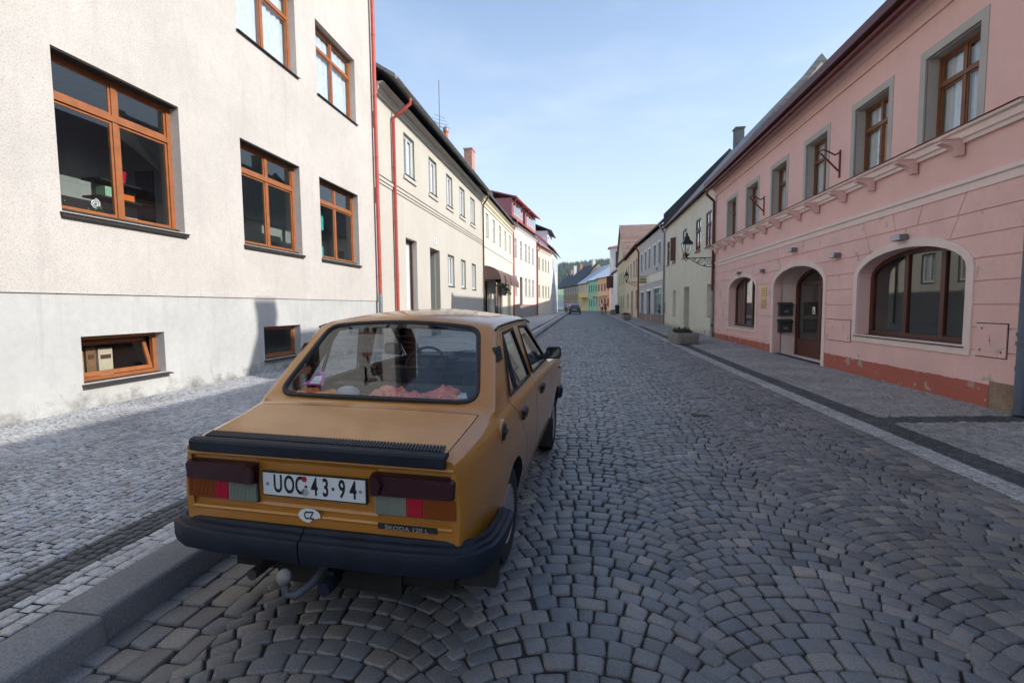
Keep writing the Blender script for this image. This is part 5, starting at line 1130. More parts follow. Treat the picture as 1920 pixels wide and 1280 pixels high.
mb = dark(MB()); mb.prism([RWp(a, b, -.10) for a, b in in_r], [RWp(a, b, .10) for a, b in in_r]); boolean(body, cutter(mb))
WSp = plane((0, 1.885, 1.0), (0, -.575, .405)); WL = .70
out_w = rtrap(.63, .53, WL, .08); in_w = inset(out_w, .022)
mb = dark(MB()); mb.prism([WSp(a, b, -.10) for a, b in in_w], [WSp(a, b, .10) for a, b in in_w]); boolean(body, cutter(mb))
# side windows
def sidex(z): return .728-.30*(z-.98)
SW = {'rear': [(.045, 1.0), (.785, 1.005), (.655, 1.368), (.30, 1.358)], 'front': [(.93, 1.005), (1.74, 1.0), (1.20, 1.352), (.865, 1.368)]}
for sx in (-1, 1):
    for k_ in SW:
        mb = dark(MB()); P = SW[k_]; mb.prism([(sx*.45, y, z) for y, z in P], [(sx*1.0, y, z) for y, z in P]); boolean(body, cutter(mb))
# recess in the tail for lamps and plate
mb = MB(); mb.box(-.655, .655, -1.0, -.889, .600, .862); boolean(body, cutter(mb))
# fuel cap recess and doors cut out as their own parts
DR = {'rear': [(.50, .275), (.475, .50), (.42, .595), (.28, .73), (.03, .94), (-.008, .985), (.24, 1.383), (.29, 1.388), (.835, 1.392), (.862, 1.0), (.885, .275)],
      'front': [(.893, .275), (.870, 1.0), (.843, 1.392), (1.23, 1.376), (1.80, .985), (1.85, .90), (1.83, .275)]}
def shrink(P, d):
    return inset(P, d) if area(P) > 0 else inset(P[::-1], d)
for sx in (-1, 1):
    for k_ in DR:
        P = DR[k_]; q = P if area(P) > 0 else P[::-1]
        mb = dark(MB()); mb.prism([(sx*.35, y, z) for y, z in q], [(sx*1.0, y, z) for y, z in q]); big = cutter(mb)
        mb = dark(MB()); s_ = inset(q, .0045); mb.prism([(sx*.35, y, z) for y, z in s_], [(sx*1.0, y, z) for y, z in s_]); small = cutter(mb)
        door = body.copy(); door.data = body.data.copy(); COL.objects.link(door); door.name = 'door'
        boolean(door, small, 'INTERSECT'); boolean(body, big)
        door['_side'] = sx; door['_which'] = k_
LID = [(-.618, -1.0), (.618, -1.0), (.648, -.425), (-.648, -.425)]
mb = dark(MB()); mb.prism([(x, y, .865) for x, y in LID], [(x, y, 1.2) for x, y in LID]); big = cutter(mb)
s_ = inset(LID, .0065); mb = dark(MB()); mb.prism([(x, y, .869) for x, y in s_], [(x, y, 1.2) for x, y in s_]); small = cutter(mb)
lid = body.copy(); lid.data = body.data.copy(); COL.objects.link(lid); lid.name = 'engine_lid'
boolean(lid, small, 'INTERSECT'); boolean(body, big); lid.data.materials[0] = m_paintd
BON = [(-.66, 2.0), (.66, 2.0), (.63, 3.09), (-.63, 3.09)]
mb = dark(MB()); mb.prism([(x, y, .78) for x, y in BON], [(x, y, 1.2) for x, y in BON]); big = cutter(mb)
s_ = inset(BON, .004); mb = dark(MB()); mb.prism([(x, y, .784) for x, y in s_], [(x, y, 1.2) for x, y in s_]); small = cutter(mb)
bon = body.copy(); bon.data = body.data.copy(); COL.objects.link(bon); bon.name = 'front_lid'; boolean(bon, small, 'INTERSECT'); boolean(body, big)
for o in [body, lid, bon]+[c for c in CAR.children if c.name.startswith('door')]:
    o.data.shade_smooth(); o.data.set_sharp_from_angle(angle=radians(28))
def cpart(mb, name, m, par=None, smooth=None, recalc=True):
    o = mb.build(name, m, CAR, smooth=smooth, rel=False, recalc=recalc)
    if par: o.parent = par
    return o
# gaskets and glass
for Pf, O_, I_, nm, w_ in ((RWp, out_r, in_r, 'rear_window', .58), (WSp, out_w, in_w, 'windscreen', .58)):
    s2 = 1 if (Pf(0, 0, 1)-Pf(0, 0, 0)).z > 0 else -1
    mid = inset(O_, .011); mb = MB()
    pts = [Pf(a, b, s2*(crown(a)+.004)) for a, b in mid]; n = len(pts)
    # flattened rubber ring
    R1 = [Pf(a, b, s2*(crown(a)-.006)) for a, b in inset(O_, -.006)]; R2 = [Pf(a, b, s2*(crown(a)+.010)) for a, b in inset(O_, .004)]; R3 = [Pf(a, b, s2*(crown(a)+.010)) for a, b in inset(O_, .020)]; R4_ = [Pf(a, b, s2*(crown(a)-.012)) for a, b in inset(O_, .030)]
    for A_, B_ in ((R1, R2), (R2, R3), (R3, R4_)): mb.add(A_+B_, [(i, (i+1) % n, n+(i+1) % n, n+i) for i in range(n)])
    g = cpart(mb, nm+'_rubber' if False else 'window_seal', m_black, None, 60, recalc=False)
    mb = MB(); I2 = inset(O_, .026); c = Pf(0, (RL if Pf is RWp else WL)/2, s2*.006); vs = [Pf(a, b, s2*(crown(a)-.004)) for a, b in I2]
    mb.add(vs, [tuple(range(len(vs)))]); cpart(mb, nm, m_car_gl, None, recalc=False)
    if nm == 'rear_window':
        mb = MB()
        for k in range(10):
            zz = .07+k*.048; w = .60-(.60-.49)*zz/RL-.06
            mb.cube8([Pf(a, zz+d, s2*(-.006+e)) for e in (-.0004, .0) for d in (0, .0016) for a in (-w, w)])
        mb.k = 0; hl_ = cpart(mb, 'heating_wires', mat('heating wire', (.10, .07, .05), .6))
# side glass, its frames and handles belong to the doors
for dr_ in [c for c in CAR.children if c.name.startswith('door')]:
    sx = dr_['_side']; k_ = dr_['_which']; P = SW[k_]; q = P if area(P) > 0 else P[::-1]
    X_ = lambda z, off=0.: sx*(sidex(z)+off)
    mb = MB(); O_, I_ = inset(q, -.012), inset(q, .012); n = 4
    for d0, d1 in ((.002, -.012),): mb.add([(X_(z, d0), y, z) for y, z in O_]+[(X_(z, d0), y, z) for y, z in I_]+[(X_(z, d1), y, z) for y, z in I_]+[(X_(z, -.004), y, z) for y, z in O_], [(i, (i+1) % n, n+(i+1) % n, n+i) for i in range(n)]+[(n+i, n+(i+1) % n, 2*n+(i+1) % n, 2*n+i) for i in range(n)]+[(i, (i+1) % n, 3*n+(i+1) % n, 3*n+i) for i in range(n)])
    cpart(mb, 'window_frame', m_black, dr_, recalc=False)
    mb = MB(); mb.add([(X_(z, -.012), y, z) for y, z in inset(q, .006)], [(0, 1, 2, 3)]); cpart(mb, 'window', m_car_gl, dr_, recalc=False)
    if k_ == 'rear':
        mb = MB(); mb.cube8([(X_(z, o_), y+dy, z) for z, y in ((1.0, .25), (1.335, .285)) for o_ in (-.014, .003) for dy in (0, .022)]); cpart(mb, 'window_bar', m_black, dr_)
    yh = .30 if k_ == 'rear' else 1.17
    mb = MB(); mb.box(sx*.757, sx*.775, yh-.065, yh+.065, .80, .862) if sx > 0 else mb.box(sx*.775, sx*.757, yh-.065, yh+.065, .80, .862)
    mb.box(min(sx*.775, sx*.783), max(sx*.775, sx*.783), yh-.055, yh+.055, .83, .855); cpart(mb, 'handle', m_black, dr_)
    del dr_['_side']; del dr_['_which']
# drip rails, C pillar vents, fuel cap, mirrors
for sx in (-1, 1):
    mb = MB(); pts = [(sx*.610, .12, 1.395), (sx*.606, .2, 1.408), (sx*.604, .5, 1.414), (sx*.604, .9, 1.414), (sx*.607, 1.2, 1.402), (sx*.618, 1.32, 1.375)]
    mb.tube(pts, .008, 6); cpart(mb, 'drip_rail', m_black, None, 60)
    mb = MB(); mb.cube8([(sx*(sidex(z)+o_), y+(z-1.21)*.35, z) for z in (1.215, 1.30) for o_ in (-.01, .006) for y in (-.05, .085)]); vt = cpart(mb, 'pillar_vent', m_black)
    mb = MB(); [mb.cube8([(sx*(sidex(z)+o_), y+(z-1.21)*.35, z) for z in (z0, z0+.008) for o_ in (.006, .010) for y in (-.042, .078)]) for z0 in (1.226, 1.242, 1.258, 1.274)]; cpart(mb, 'louvre', m_bump, vt)
mb = MB(); mb.lathe([(.0, .012), (.045, .012), (.052, .0), (.052, -.02)], (.752, -.31, .875), 'x', 24); fc = cpart(mb, 'fuel_cap', m_black, None, 40); mb = MB(); mb.box(.764, .776, -.345, -.275, .868, .882); cpart(mb, 'cap_grip', m_black, fc)
mb = MB(); mb.lathe([(.053, .002), (.064, .002), (.068, -.004), (.068, -.02)], (.7545, -.31, .875), 'x', 24); cpart(mb, 'cap_ring', m_paint, None, 40)
for sx in (-1, 1):
    mb = MB(); mb.sweep([(sx*.70, 1.60, 1.03), (sx*.74, 1.62, 1.06), (sx*.76, 1.63, 1.07)], [(-.02, -.02), (.02, -.02), (.02, .02), (-.02, .02)])
    mb.prism([(sx*x, 1.60, z) for x, z in ((.735, 1.02), (.86, 1.025), (.875, 1.05), (.87, 1.12), (.85, 1.135), (.75, 1.13), (.735, 1.11))], [(sx*(x*.98+.012), 1.675, z*.94+.065) for x, z in ((.735, 1.02), (.86, 1.025), (.875, 1.05), (.87, 1.12), (.85, 1.135), (.75, 1.13), (.735, 1.11))])
    mr_ = cpart(mb, 'mirror', m_black, None, 30)
    mb = MB(); mb.add([(sx*x, 1.598, z) for x, z in ((.75, 1.035), (.86, 1.04), (.858, 1.12), (.755, 1.12))], [(0, 1, 2, 3)]); cpart(mb, 'mirror_glass', mat('mirror silver', (.16, .17, .18), .08, 0, metal=1.), mr_)
# belt crease strip highlight is body shape; sill underside dark box
mb = MB(); mb.box(-.34, .34, -.74, -.15, .155, .32); cpart(mb, 'engine_sump', mat('oily metal', (.018, .017, .016), .8, .3, 12))  # rear engine block; added low, like the longer underbody, to shade the stones
mb = MB(); mb.box(-.60, .60, -.72, 3.0, .20, .33); cpart(mb, 'underbody', mat('underbody dirt', (.02, .019, .018), .95, .3, 6))
# rear spoiler with its vent
mb = MB(); prof = [(-.868, .934), (-.905, .941), (-.926, .936), (-.934, .926), (-.934, .885), (-.928, .879), (-.890, .879), (-.868, .920)]
A_ = [(-.635, y, z) for y, z in prof]; B_ = [(.635, y, z) for y, z in prof]; mb.prism([(p[0]+.012, p[1]+.01, p[2]) for p in A_], A_ if False else [(-.635+.0, y, z-.0) for y, z in prof]) if False else mb.prism(A_, B_)
sp_ = cpart(mb, 'spoiler', m_bump)
mb = MB(); mb.cube8([(x, y, z) for z, y0, y1 in ((.920, -.868, -.822), (.9385, -.868, -.822)) for y in (y0, y1) for x in (-.60, .60)])
cpart(mb, 'vent_bed', mat('vent black', (.006, .006, .007), .8), sp_)
mb = MB(); 
for k in range(76):
    x = -.60+1.2*k/75; mb.cube8([(x+dx, y, z_+e) for e in (-.008, .003) for y, z_ in ((-.870, .9375), (-.820, .9475)) for dx in (-.0045, .0045)])
cpart(mb, 'vent_ribs', mat('vent rib plastic', (.035, .038, .045), .5), sp_)
# tail ledges
mb = MB(); prof = [(-.889, .855), (-.909, .857), (-.914, .866), (-.910, .874), (-.889, .876)]; mb.prism([(-.668, y, z) for y, z in prof], [(.668, y, z) for y, z in prof]); cpart(mb, 'tail_ledge', m_paint)
mb = MB(); prof = [(-.889, .588), (-.908, .590), (-.911, .598), (-.904, .606), (-.889, .612)]; mb.prism([(-.66, y, z) for y, z in prof], [(.66, y, z) for y, z in prof]); cpart(mb, 'lower_tail_ledge', m_paint)
mb = MB(); q = [(-.300, .645), (.297, .640), (.285, .838), (-.292, .842)]; qo = [(-.312, .633), (.309, .628), (.297, .850), (-.304, .854)]
mb.add([(x, -.8895, z) for x, z in q]+[(x, -.897, z) for x, z in qo], [(0, 1, 5, 4), (1, 2, 6, 5), (2, 3, 7, 6), (3, 0, 4, 7)]); qq = [(-.335, .61), (.332, .605), (.30, .853), (-.306, .856)]
mb.add([(x, -.897, z) for x, z in qo]+[(x, -.8895, z) for x, z in inset(qo, -.014)], [(0, 1, 5, 4), (1, 2, 6, 5), (2, 3, 7, 6), (3, 0, 4, 7)]); cpart(mb, 'plate_recess', m_paint)
# tail lamps
m_maroon = mat('dark maroon lens', (.035, .008, .012), .25, .05, spec=.6); m_redl = mat('bright red lens', (.50, .01, .035), .3, .05, spec=.6); m_amb = mat('amber lens', (.26, .058, .006), .3, .05, spec=.6); m_clr = mat('milky clear lens', (.22, .24, .20), .35, .06, spec=.6)
for sx in (-1, 1):
    bx_ = lambda mb, a, b, z0, z1, y0, y1, tz=0: mb.cube8([(sx*x, (y0 if k == 0 else y1)+(tz if (k == 0 and z == z1) else 0), z) for z in (z0, z1) for k in (0, 1) for x in (a, b)])
    mb = MB(); bx_(mb, .300, .672, .640, .834, -.899, -.8895); hs = cpart(mb, 'tail_lamp', m_black)
    mb = MB(); mb.prism([(sx*x, -.928, z) for x, z in ((.338, .738), (.664, .744), (.668, .812), (.655, .826), (.338, .83))], [(sx*x, -.8985, z) for x, z in ((.332, .736), (.674, .742), (.678, .818), (.667, .831), (.332, .833))]); cpart(mb, 'maroon_lens', m_maroon, hs, 30)
    mb = MB(); mb.prism([(sx*x, -.950, z) for x, z in ((.302, .745), (.330, .745), (.346, .79), (.330, .826), (.296, .826))], [(sx*x, -.8985, z) for x, z in ((.294, .736), (.345, .736), (.362, .79), (.345, .834), (.290, .834))]); cpart(mb, 'lamp_cap', m_maroon, hs, 30)
    for a, b, m, nm in ((.302, .449, m_clr, 'clear_lens'), (.452, .524, m_redl, 'red_lens'), (.527, .676, m_amb, 'amber_lens')):
        mb = MB(); bx_(mb, a, b, .648, .734, -.912, -.8985)
        k = a+.004
        while k < b-.006: bx_(mb, k, k+.0035, .651, .731, -.9145, -.9119); k += .0075
        cpart(mb, nm, m, hs)
# number plate
mb = MB(); mb.box(-.268, .262, -.9085, -.8978, .684, .800); pl_ = cpart(mb, 'number_plate', m_black)
mb = MB(); mb.box(-.262, .256, -.9105, -.9086, .690, .794); cpart(mb, 'plate_face', mat('plate white', (.62, .66, .68), .4, .04), pl_)
def cartext(txt, x, z, y, size, sx, m, par, nm='lettering', bold=0.):
    vs, fs = text_mesh(txt, size, sx, .0008, bold); mb = MB(); mb.add([(x+a, y-c, z+b) for a, b, c in vs], fs); return cpart(mb, nm, m, par)
m_ink = mat('plate black ink', (.01, .01, .012), .5, 0)
xx = -.214
for ch, w in (('U', .060), ('O', .058), ('C', .050), ('·', .022), ('4', .056), ('3', .056), ('·', .026), ('9', .056), ('4', .054)):
    if ch == '·': mb = MB(); c = xx+w/2-.004; mb.box(c-.006, c+.006, -.9122, -.9106, .737, .749); cpart(mb, 'plate_dot', m_ink, pl_)
    else: cartext(ch, xx+w/2, .742, -.9112, .118, .58, m_ink, pl_, 'character', .0022)
    xx += w
for x in (-.238, .232): mb = MB(); mb.lathe([(0, -.004), (.007, -.004), (.008, 0)], (x, -.9106, .742), 'y', 10); cpart(mb, 'plate_screw', m_zinc, pl_)
mb = MB(); mb.lathe([(.0, -.0022), (.014, -.0022), (.014, 0)], (-.046, -.9108, .778), 'y', 6); cpart(mb, 'red_seal', mat('red seal', lin(170, 30, 40), .5), pl_)
mb = MB(); mb.lathe([(.0, -.0012), (.019, -.0012), (.019, 0)], (-.046, -.9108, .716), 'y', 14); cpart(mb, 'worn_seal', mat('worn seal', (.34, .36, .38), .6), pl_)
# CZ oval with a torn corner, badge
mb = MB(); P = [(-.026+.056*cos(2*pi*k/28), .607+.034*sin(2*pi*k/28)) for k in range(28)]; P = [p if not (22 <= i <= 26) else (-.026+.056*cos(2*pi*i/28)*.78, .607+.034*sin(2*pi*i/28)*(.5 if i in (23, 24) else .7)) for i, p in enumerate(P)]
dz = -.016; P = [(x, z+dz+.016) for x, z in P]
mb.prism([(x, -.9135, z) for x, z in P], [(x, -.9113, z) for x, z in P]); cz = cpart(mb, 'country_sticker', mat('sticker white', (.68, .7, .7), .5, .04)); cartext('CZ', -.028, .607, -.9142, .052, .72, m_ink, cz, bold=.001)
mb = MB(); mb.prism([(x, -.917, z) for x, z in ((.315, .583), (.588, .583), (.588, .604), (.315, .604))], [(x, -.9085, z) for x, z in ((.312, .580), (.591, .580), (.591, .607), (.312, .607))]); bd = cpart(mb, 'badge', m_black); cartext('ŠKODA 120 L', .451, .592, -.9178, .024, 1.45, mat('badge silver', (.34, .36, .30), .5), bd)
# tail skin between ledge and bumper (slightly proud so that sticker and badge sit on it)
mb = MB(); mb.box(-.655, .655, -.911, -.906, .520, .592); 
# bumper
sec = [(.0, .550), (.022, .550), (.028, .534), (.048, .530), (.054, .514), (.070, .509), (.075, .500), (.075, .440), (.067, .405), (.046, .392), (.0, .385)]
path = [(.755, -.39), (.764, -.52), (.768, -.70), (.757, -.79), (.725, -.850), (.66, -.880), (.45, -.899), (0, -.908), (-.45, -.899), (-.66, -.880), (-.725, -.850), (-.757, -.79), (-.768, -.70), (-.764, -.52), (-.755, -.39)]
secU = [(a, b-.46) for a, b in sec]
mb = MB(); mb.sweep([(x, y, .46) for x, y in path[:8]][::1], [(-a, b) for a, b in secU][::-1]) if False else None
def bump_half(P, name):
    mb = MB(); mb.sweep([(x, y, .46) for x, y in P], [(a, b) for a, b in secU])
    for i, v in enumerate(mb.v):
        if v[1] > -.90: k = 1-.60*min(1, (v[1]+.90)/.52); mb.v[i] = (v[0], v[1], .445+(v[2]-.445)*k)
    return cpart(mb, name, m_bump, None, 35)
Pl = path[::-1]          # travel with the outside on the right hand
def densify(P): return P
mid = Pl.index((0, -.908))
L1 = Pl[:mid]+[(-.0475, -.9075)]; L2 = [(-.0425, -.9075)]+Pl[mid+1:]
bump_half(L1, 'bumper'); bump_half(L2, 'bumper')
mb = MB(); mb.box(-.62, .62, -.80, -.60, .31, .40); cpart(mb, 'rear_valance', m_black)
# tow ball, exhaust, tow socket, flaps
mb = MB(); mb.tube([(-.02, -.75, .32), (-.03, -.90, .275), (-.08, -.965, .245), (-.12, -.975, .255), (-.125, -.975, .32)], .019, 10); tb = cpart(mb, 'tow_bar', mat('weathered steel', (.10, .115, .13), .6, .2, 20), None, 50)
mb = MB(); mb.ball((-.125, -.975, .335), .034, 10, (1, 1, 1.08)); cpart(mb, 'tow_ball_cover', mat('dirty white cap', (.26, .245, .22), .7, .25, 30), tb, 50)
mb = MB(); mb.lathe([(.02, .05), (.033, .05), (.036, -.03), (.03, -.06), (.02, -.06)], (.06, -.90, .285), 'y', 16); mb.box(.04, .08, -.9, -.8, .29, .34); cpart(mb, 'tow_socket', m_bump, None, 40)
mb = MB(); mb.lathe([(.022, -.0), (.027, .0), (.027, .4), (.022, .4)], (-.36, -.90, .27), 'y', 16); cpart(mb, 'exhaust_pipe', mat('sooty steel', (.05, .045, .04), .7, .3, 20), None, 50)
for sx in (-1, 1):
    for yy, m in ((-.40, mat('dusty rubber flap', (.035, .034, .032), .85, .3, 12)), (2.05, MATS['dusty rubber flap'])):
        mb = MB(); P = [(.48, .34), (.755, .34), (.758, .10), (.745, .06), (.50, .055), (.48, .09)]; mb.prism([(sx*x, yy+(.34-z)*-.16, z) for x, z in P], [(sx*x, yy+.008+(.34-z)*-.16, z) for x, z in P]); cpart(mb, 'mud_flap', m)
# wheels
RW_ = .292
def wheel(sx, y):
    xo = sx*.722; xi_ = sx*.560; t = .722-.560; c = (sx*.641, y, 0)
    w = bpy.data.objects.new('wheel', None)
    pr = [(.175, -.07), (.20, -.082), (.25, -.084), (.277, -.078), (.288, -.062), (RW_, -.04), (RW_, .04), (.288, .062), (.277, .078), (.25, .084), (.20, .082), (.175, .07)]
    # ground contact: the car body is pitched and rolled, each wheel drops until it stands on the stones
    base = Vector(CAR_LOC)+CM@Vector((sx*.641, y, 0)); dz = (RW_-.004-base.z)/CZ.z
    cz_ = dz
    mb = MB(); mb.lathe(pr, (sx*.641, y, cz_), 'x', 40)
    for k in range(60):
        a = 2*pi*k/60
        mb.add([(sx*.641+dx, y+(RW_+.002)*cos(a+da), cz_+(RW_+.002)*sin(a+da)) for dx, da in ((-.05, 0), (-.01, .02), (-.01, .06), (-.05, .04))], [(0, 1, 2, 3)]); mb.add([(sx*.641+dx, y+(RW_+.002)*cos(a+da), cz_+(RW_+.002)*sin(a+da)) for dx, da in ((.05, 0), (.01, .02), (.01, .06), (.05, .04))], [(0, 1, 2, 3)])
    ty = cpart(mb, 'wheel', m_tyre, None, 40)
    o = sx
    pr = [(.178, .072*o), (.172, .078*o), (.160, .070*o), (.150, .035*o), (.135, .030*o), (.10, .050*o), (.07, .058*o), (.04, .052*o), (.035, .068*o), (.0, .072*o)]
    mb = MB(); mb.lathe(pr, (sx*.641, y, cz_), 'x', 36); cpart(mb, 'rim', m_rim, ty, 40)
    mb = MB()
    for k in range(8):
        a = 2*pi*k/8; mb.lathe([(.0, .058*o), (.016, .058*o), (.016, .03*o)], (sx*.641, y+.118*cos(a), cz_+.118*sin(a)), 'x', 10)
    cpart(mb, 'rim_hole', m_black, ty)
for sx in (-1, 1):
    for y in (0, 2.4): wheel(sx, y)
# front end
mb = MB(); mb.box(-.60, .60, 3.135, 3.15, .52, .74); cpart(mb, 'grille', m_black)
for sx in (-1, 1):
    mb = MB(); mb.lathe([(.0, .03), (.075, .022), (.085, 0)], (sx*.47, 3.15, .63), 'y', 20); cpart(mb, 'headlamp', mat('headlamp glass', (.5, .5, .5), .1, 0, spec=.8), None, 40)
    mb = MB(); mb.box(min(sx*.748, sx*.763), max(sx*.748, sx*.763), 2.66, 2.76, .77, .80); cpart(mb, 'side_repeater', m_amb)
mb = MB(); mb.sweep([(x, y, .46) for x, y in ((.70, 2.82), (.69, 3.0), (.64, 3.10), (.55, 3.14), (0, 3.16), (-.55, 3.14), (-.64, 3.10), (-.69, 3.0), (-.70, 2.82))], [(a, b) for a, b in secU]); cpart(mb, 'front_bumper', m_bump, None, 35)
# interior
def rbox(mb, x0, x1, y0, y1, z0, z1, r=.04):
    P = [(x0+r, z0), (x1-r, z0), (x1, z0+r), (x1, z1-r), (x1-r, z1), (x0+r, z1), (x0, z1-r), (x0, z0+r)]
    mb.prism([(x+(.02 if x < (x0+x1)/2 else -.02), y0, z) for x, z in P], [(x, y0+.03, z) for x, z in P][:0] or [(x, y1, z) for x, z in P]); return mb
m_seat = mat('blue grey seat cloth', (.045, .060, .085), .9, .15, 12)
for sx in (-.36, .36):
    mb = MB(); rbox(mb, sx-.24, sx+.24, .92, 1.04, .45, 1.0, .07); rbox(mb, sx-.25, sx+.25, 1.0, 1.5, .38, .55, .05); cpart(mb, 'front_seat', m_seat, None, 40)
mb = MB(); rbox(mb, -.62, .62, .14, .27, .42, 1.005, .05); rbox(mb, -.62, .62, .24, .72, .38, .56, .05); cpart(mb, 'rear_seat', mat('greenish seat top', (.085, .10, .085), .9, .15, 12), None, 40)
mb = MB(); mb.prism([(-.67, y, z) for y, z in ((1.62, .62), (1.60, .86), (1.68, .965), (1.84, .985), (1.84, .6))], [(.67, y, z) for y, z in ((1.62, .62), (1.60, .86), (1.68, .965), (1.84, .985), (1.84, .6))]); db = cpart(mb, 'dashboard', m_darkin)
mb = MB(); rbox(mb, -.56, -.16, 1.57, 1.75, .86, 1.03, .04); cpart(mb, 'instrument_hood', m_darkin, db, 40)
mb = MB(); [mb.lathe([(0, -.004), (.045, -.004), (.05, 0)], (x, 1.569, .95), 'y', 20) for x in (-.44, -.28)]; cpart(mb, 'gauge', mat('gauge face', (.12, .13, .14), .4), db)
mb = MB(); c = Vector((-.36, 1.38, .95)); ax = Vector((0, -.86, .5)).normalized(); u = Vector((1, 0, 0)); v = ax.cross(u)
mb.tube([c+u*(.19*cos(2*pi*k/36))+v*(.19*sin(2*pi*k/36)) for k in range(37)], .013, 8, cap=False); mb.tube([c+u*.18, c-ax*.03, c-u*.18], .012, 6); mb.tube([c-ax*.03, c-v*.18 if v.z > 0 else c+v*.18], .012, 6); mb.tube([c-ax*.02, c-ax*.30], .025, 8); cpart(mb, 'steering_wheel', m_black, None, 50)
mb = MB(); mb.tube([(-.5, 1.90, 1.005), (-.02, 1.86, 1.05)], .005, 5); mb.tube([(.1, 1.90, 1.005), (.5, 1.86, 1.05)], .005, 5); cpart(mb, 'wiper', m_black)
# things lying on the parcel shelf
def cloth(name, label, cat, x0, x1, y0, y1, zb, h, m, seed, mm=None):
    rs = np.random.default_rng(seed); nx, ny = 110, 44; ph = rs.uniform(0, 6.28, 12); fr = rs.uniform(5, 26, 12); th = rs.uniform(0, 3.14, 12)
    X, Y = np.meshgrid(np.linspace(0, 1, nx), np.linspace(0, 1, ny)); W_, D_ = x1-x0, y1-y0
    f = sum((1-np.abs(np.sin((X*W_*np.cos(t)+Y*D_*np.sin(t))*a*1.7+p+1.6*np.sin(Y*D_*22+p*2)+1.4*np.sin(X*W_*17+p))))**1.5*9/(3+a) for a, p, t in zip(fr, ph, th))
    f = (f-f.min())/(f.max()-f.min()); e = np.clip(np.minimum(X, 1-X)*7, 0, 1)**.6*np.clip(np.minimum(Y, 1-Y)*5, 0, 1)**.6; edge = .8+.35*np.sin(X*9+ph[0])*.5
    Z = zb+e*h*(.25+.75*f)*edge; Xo = x0+W_*X+.012*np.sin(Y*17+ph[1]); Yo = y0+D_*Y+.015*np.sin(X*13+ph[2])
    for _ in range(2): Z[1:-1, 1:-1] = (Z[1:-1, 1:-1]*2+Z[:-2, 1:-1]+Z[2:, 1:-1]+Z[1:-1, :-2]+Z[1:-1, 2:])/6
    mb = MB(); pts = [(float(a), float(b), float(c)) for a, b, c in zip(Xo.ravel(), Yo.ravel(), Z.ravel())]
    T = Matrix.Translation(CAR_LOC)@CM.to_4x4(); pts = [T@Vector(p) for p in pts]
    mb.add(pts, [(j*nx+i, j*nx+i+1, (j+1)*nx+i+1, (j+1)*nx+i) for j in range(ny-1) for i in range(nx-1)])
    return tag(mb.build(name, m, smooth=70, recalc=False), label, cat)
m_pk = mat('pink towel', lin(226, 138, 126), .95, .35, 14, bump=.3, bscale=200)
cloth('towel', 'crumpled salmon pink towel heaped on the car parcel shelf', 'towel', -.12, .50, -.285, -.02, .967, .14, m_pk, 3)
cloth('cloth', 'crumpled orange cloth at the left end of the car parcel shelf', 'cloth', -.60, -.32, -.285, -.08, .967, .11, mat('orange cloth', lin(244, 140, 80), .95, .2, 14), 9)
T = Matrix.Translation(CAR_LOC)@CM.to_4x4()
mb = MB(); mb.ball((0, 0, 0), .075, 12, (1, .75, .62)); mb.v = [tuple(T@(Vector(p)+Vector((-.235, -.19, 1.02)))) for p in mb.v]; R_ = mb.build('cap', mat('grey white cap cloth', (.42, .42, .46), .9, .15, 10), smooth=60); tag(R_, 'round grey and white cap beside the orange cloth in the car', 'cap')
mb = MB(); q = [(-.50, .095), (-.36, .095), (-.37, .135), (-.395, .20), (-.435, .19), (-.465, .13)]; mb.prism([RWp(a, b, sgn*-.014) for a, b in q], [RWp(a, b, sgn*-.010) for a, b in q]); st_ = cpart(mb, 'window_sticker', mat('purple sticker', lin(176, 90, 170), .6))
mb = MB(); q = [(-.455, .105), (-.385, .105), (-.395, .165), (-.44, .16)]; mb.add([RWp(a, b, sgn*-.0092) for a, b in q], [(0, 1, 2, 3)]); cpart(mb, 'sticker_print', m_white, st_, recalc=False)
mb = MB(); q = [(.48, .045), (.545, .045), (.53, .085), (.50, .08)]; mb.add([RWp(a, b, sgn*-.0092) for a, b in q], [(0, 1, 2, 3)]); cpart(mb, 'small_sticker', mat('grey sticker', (.4, .5, .55), .6), recalc=False)
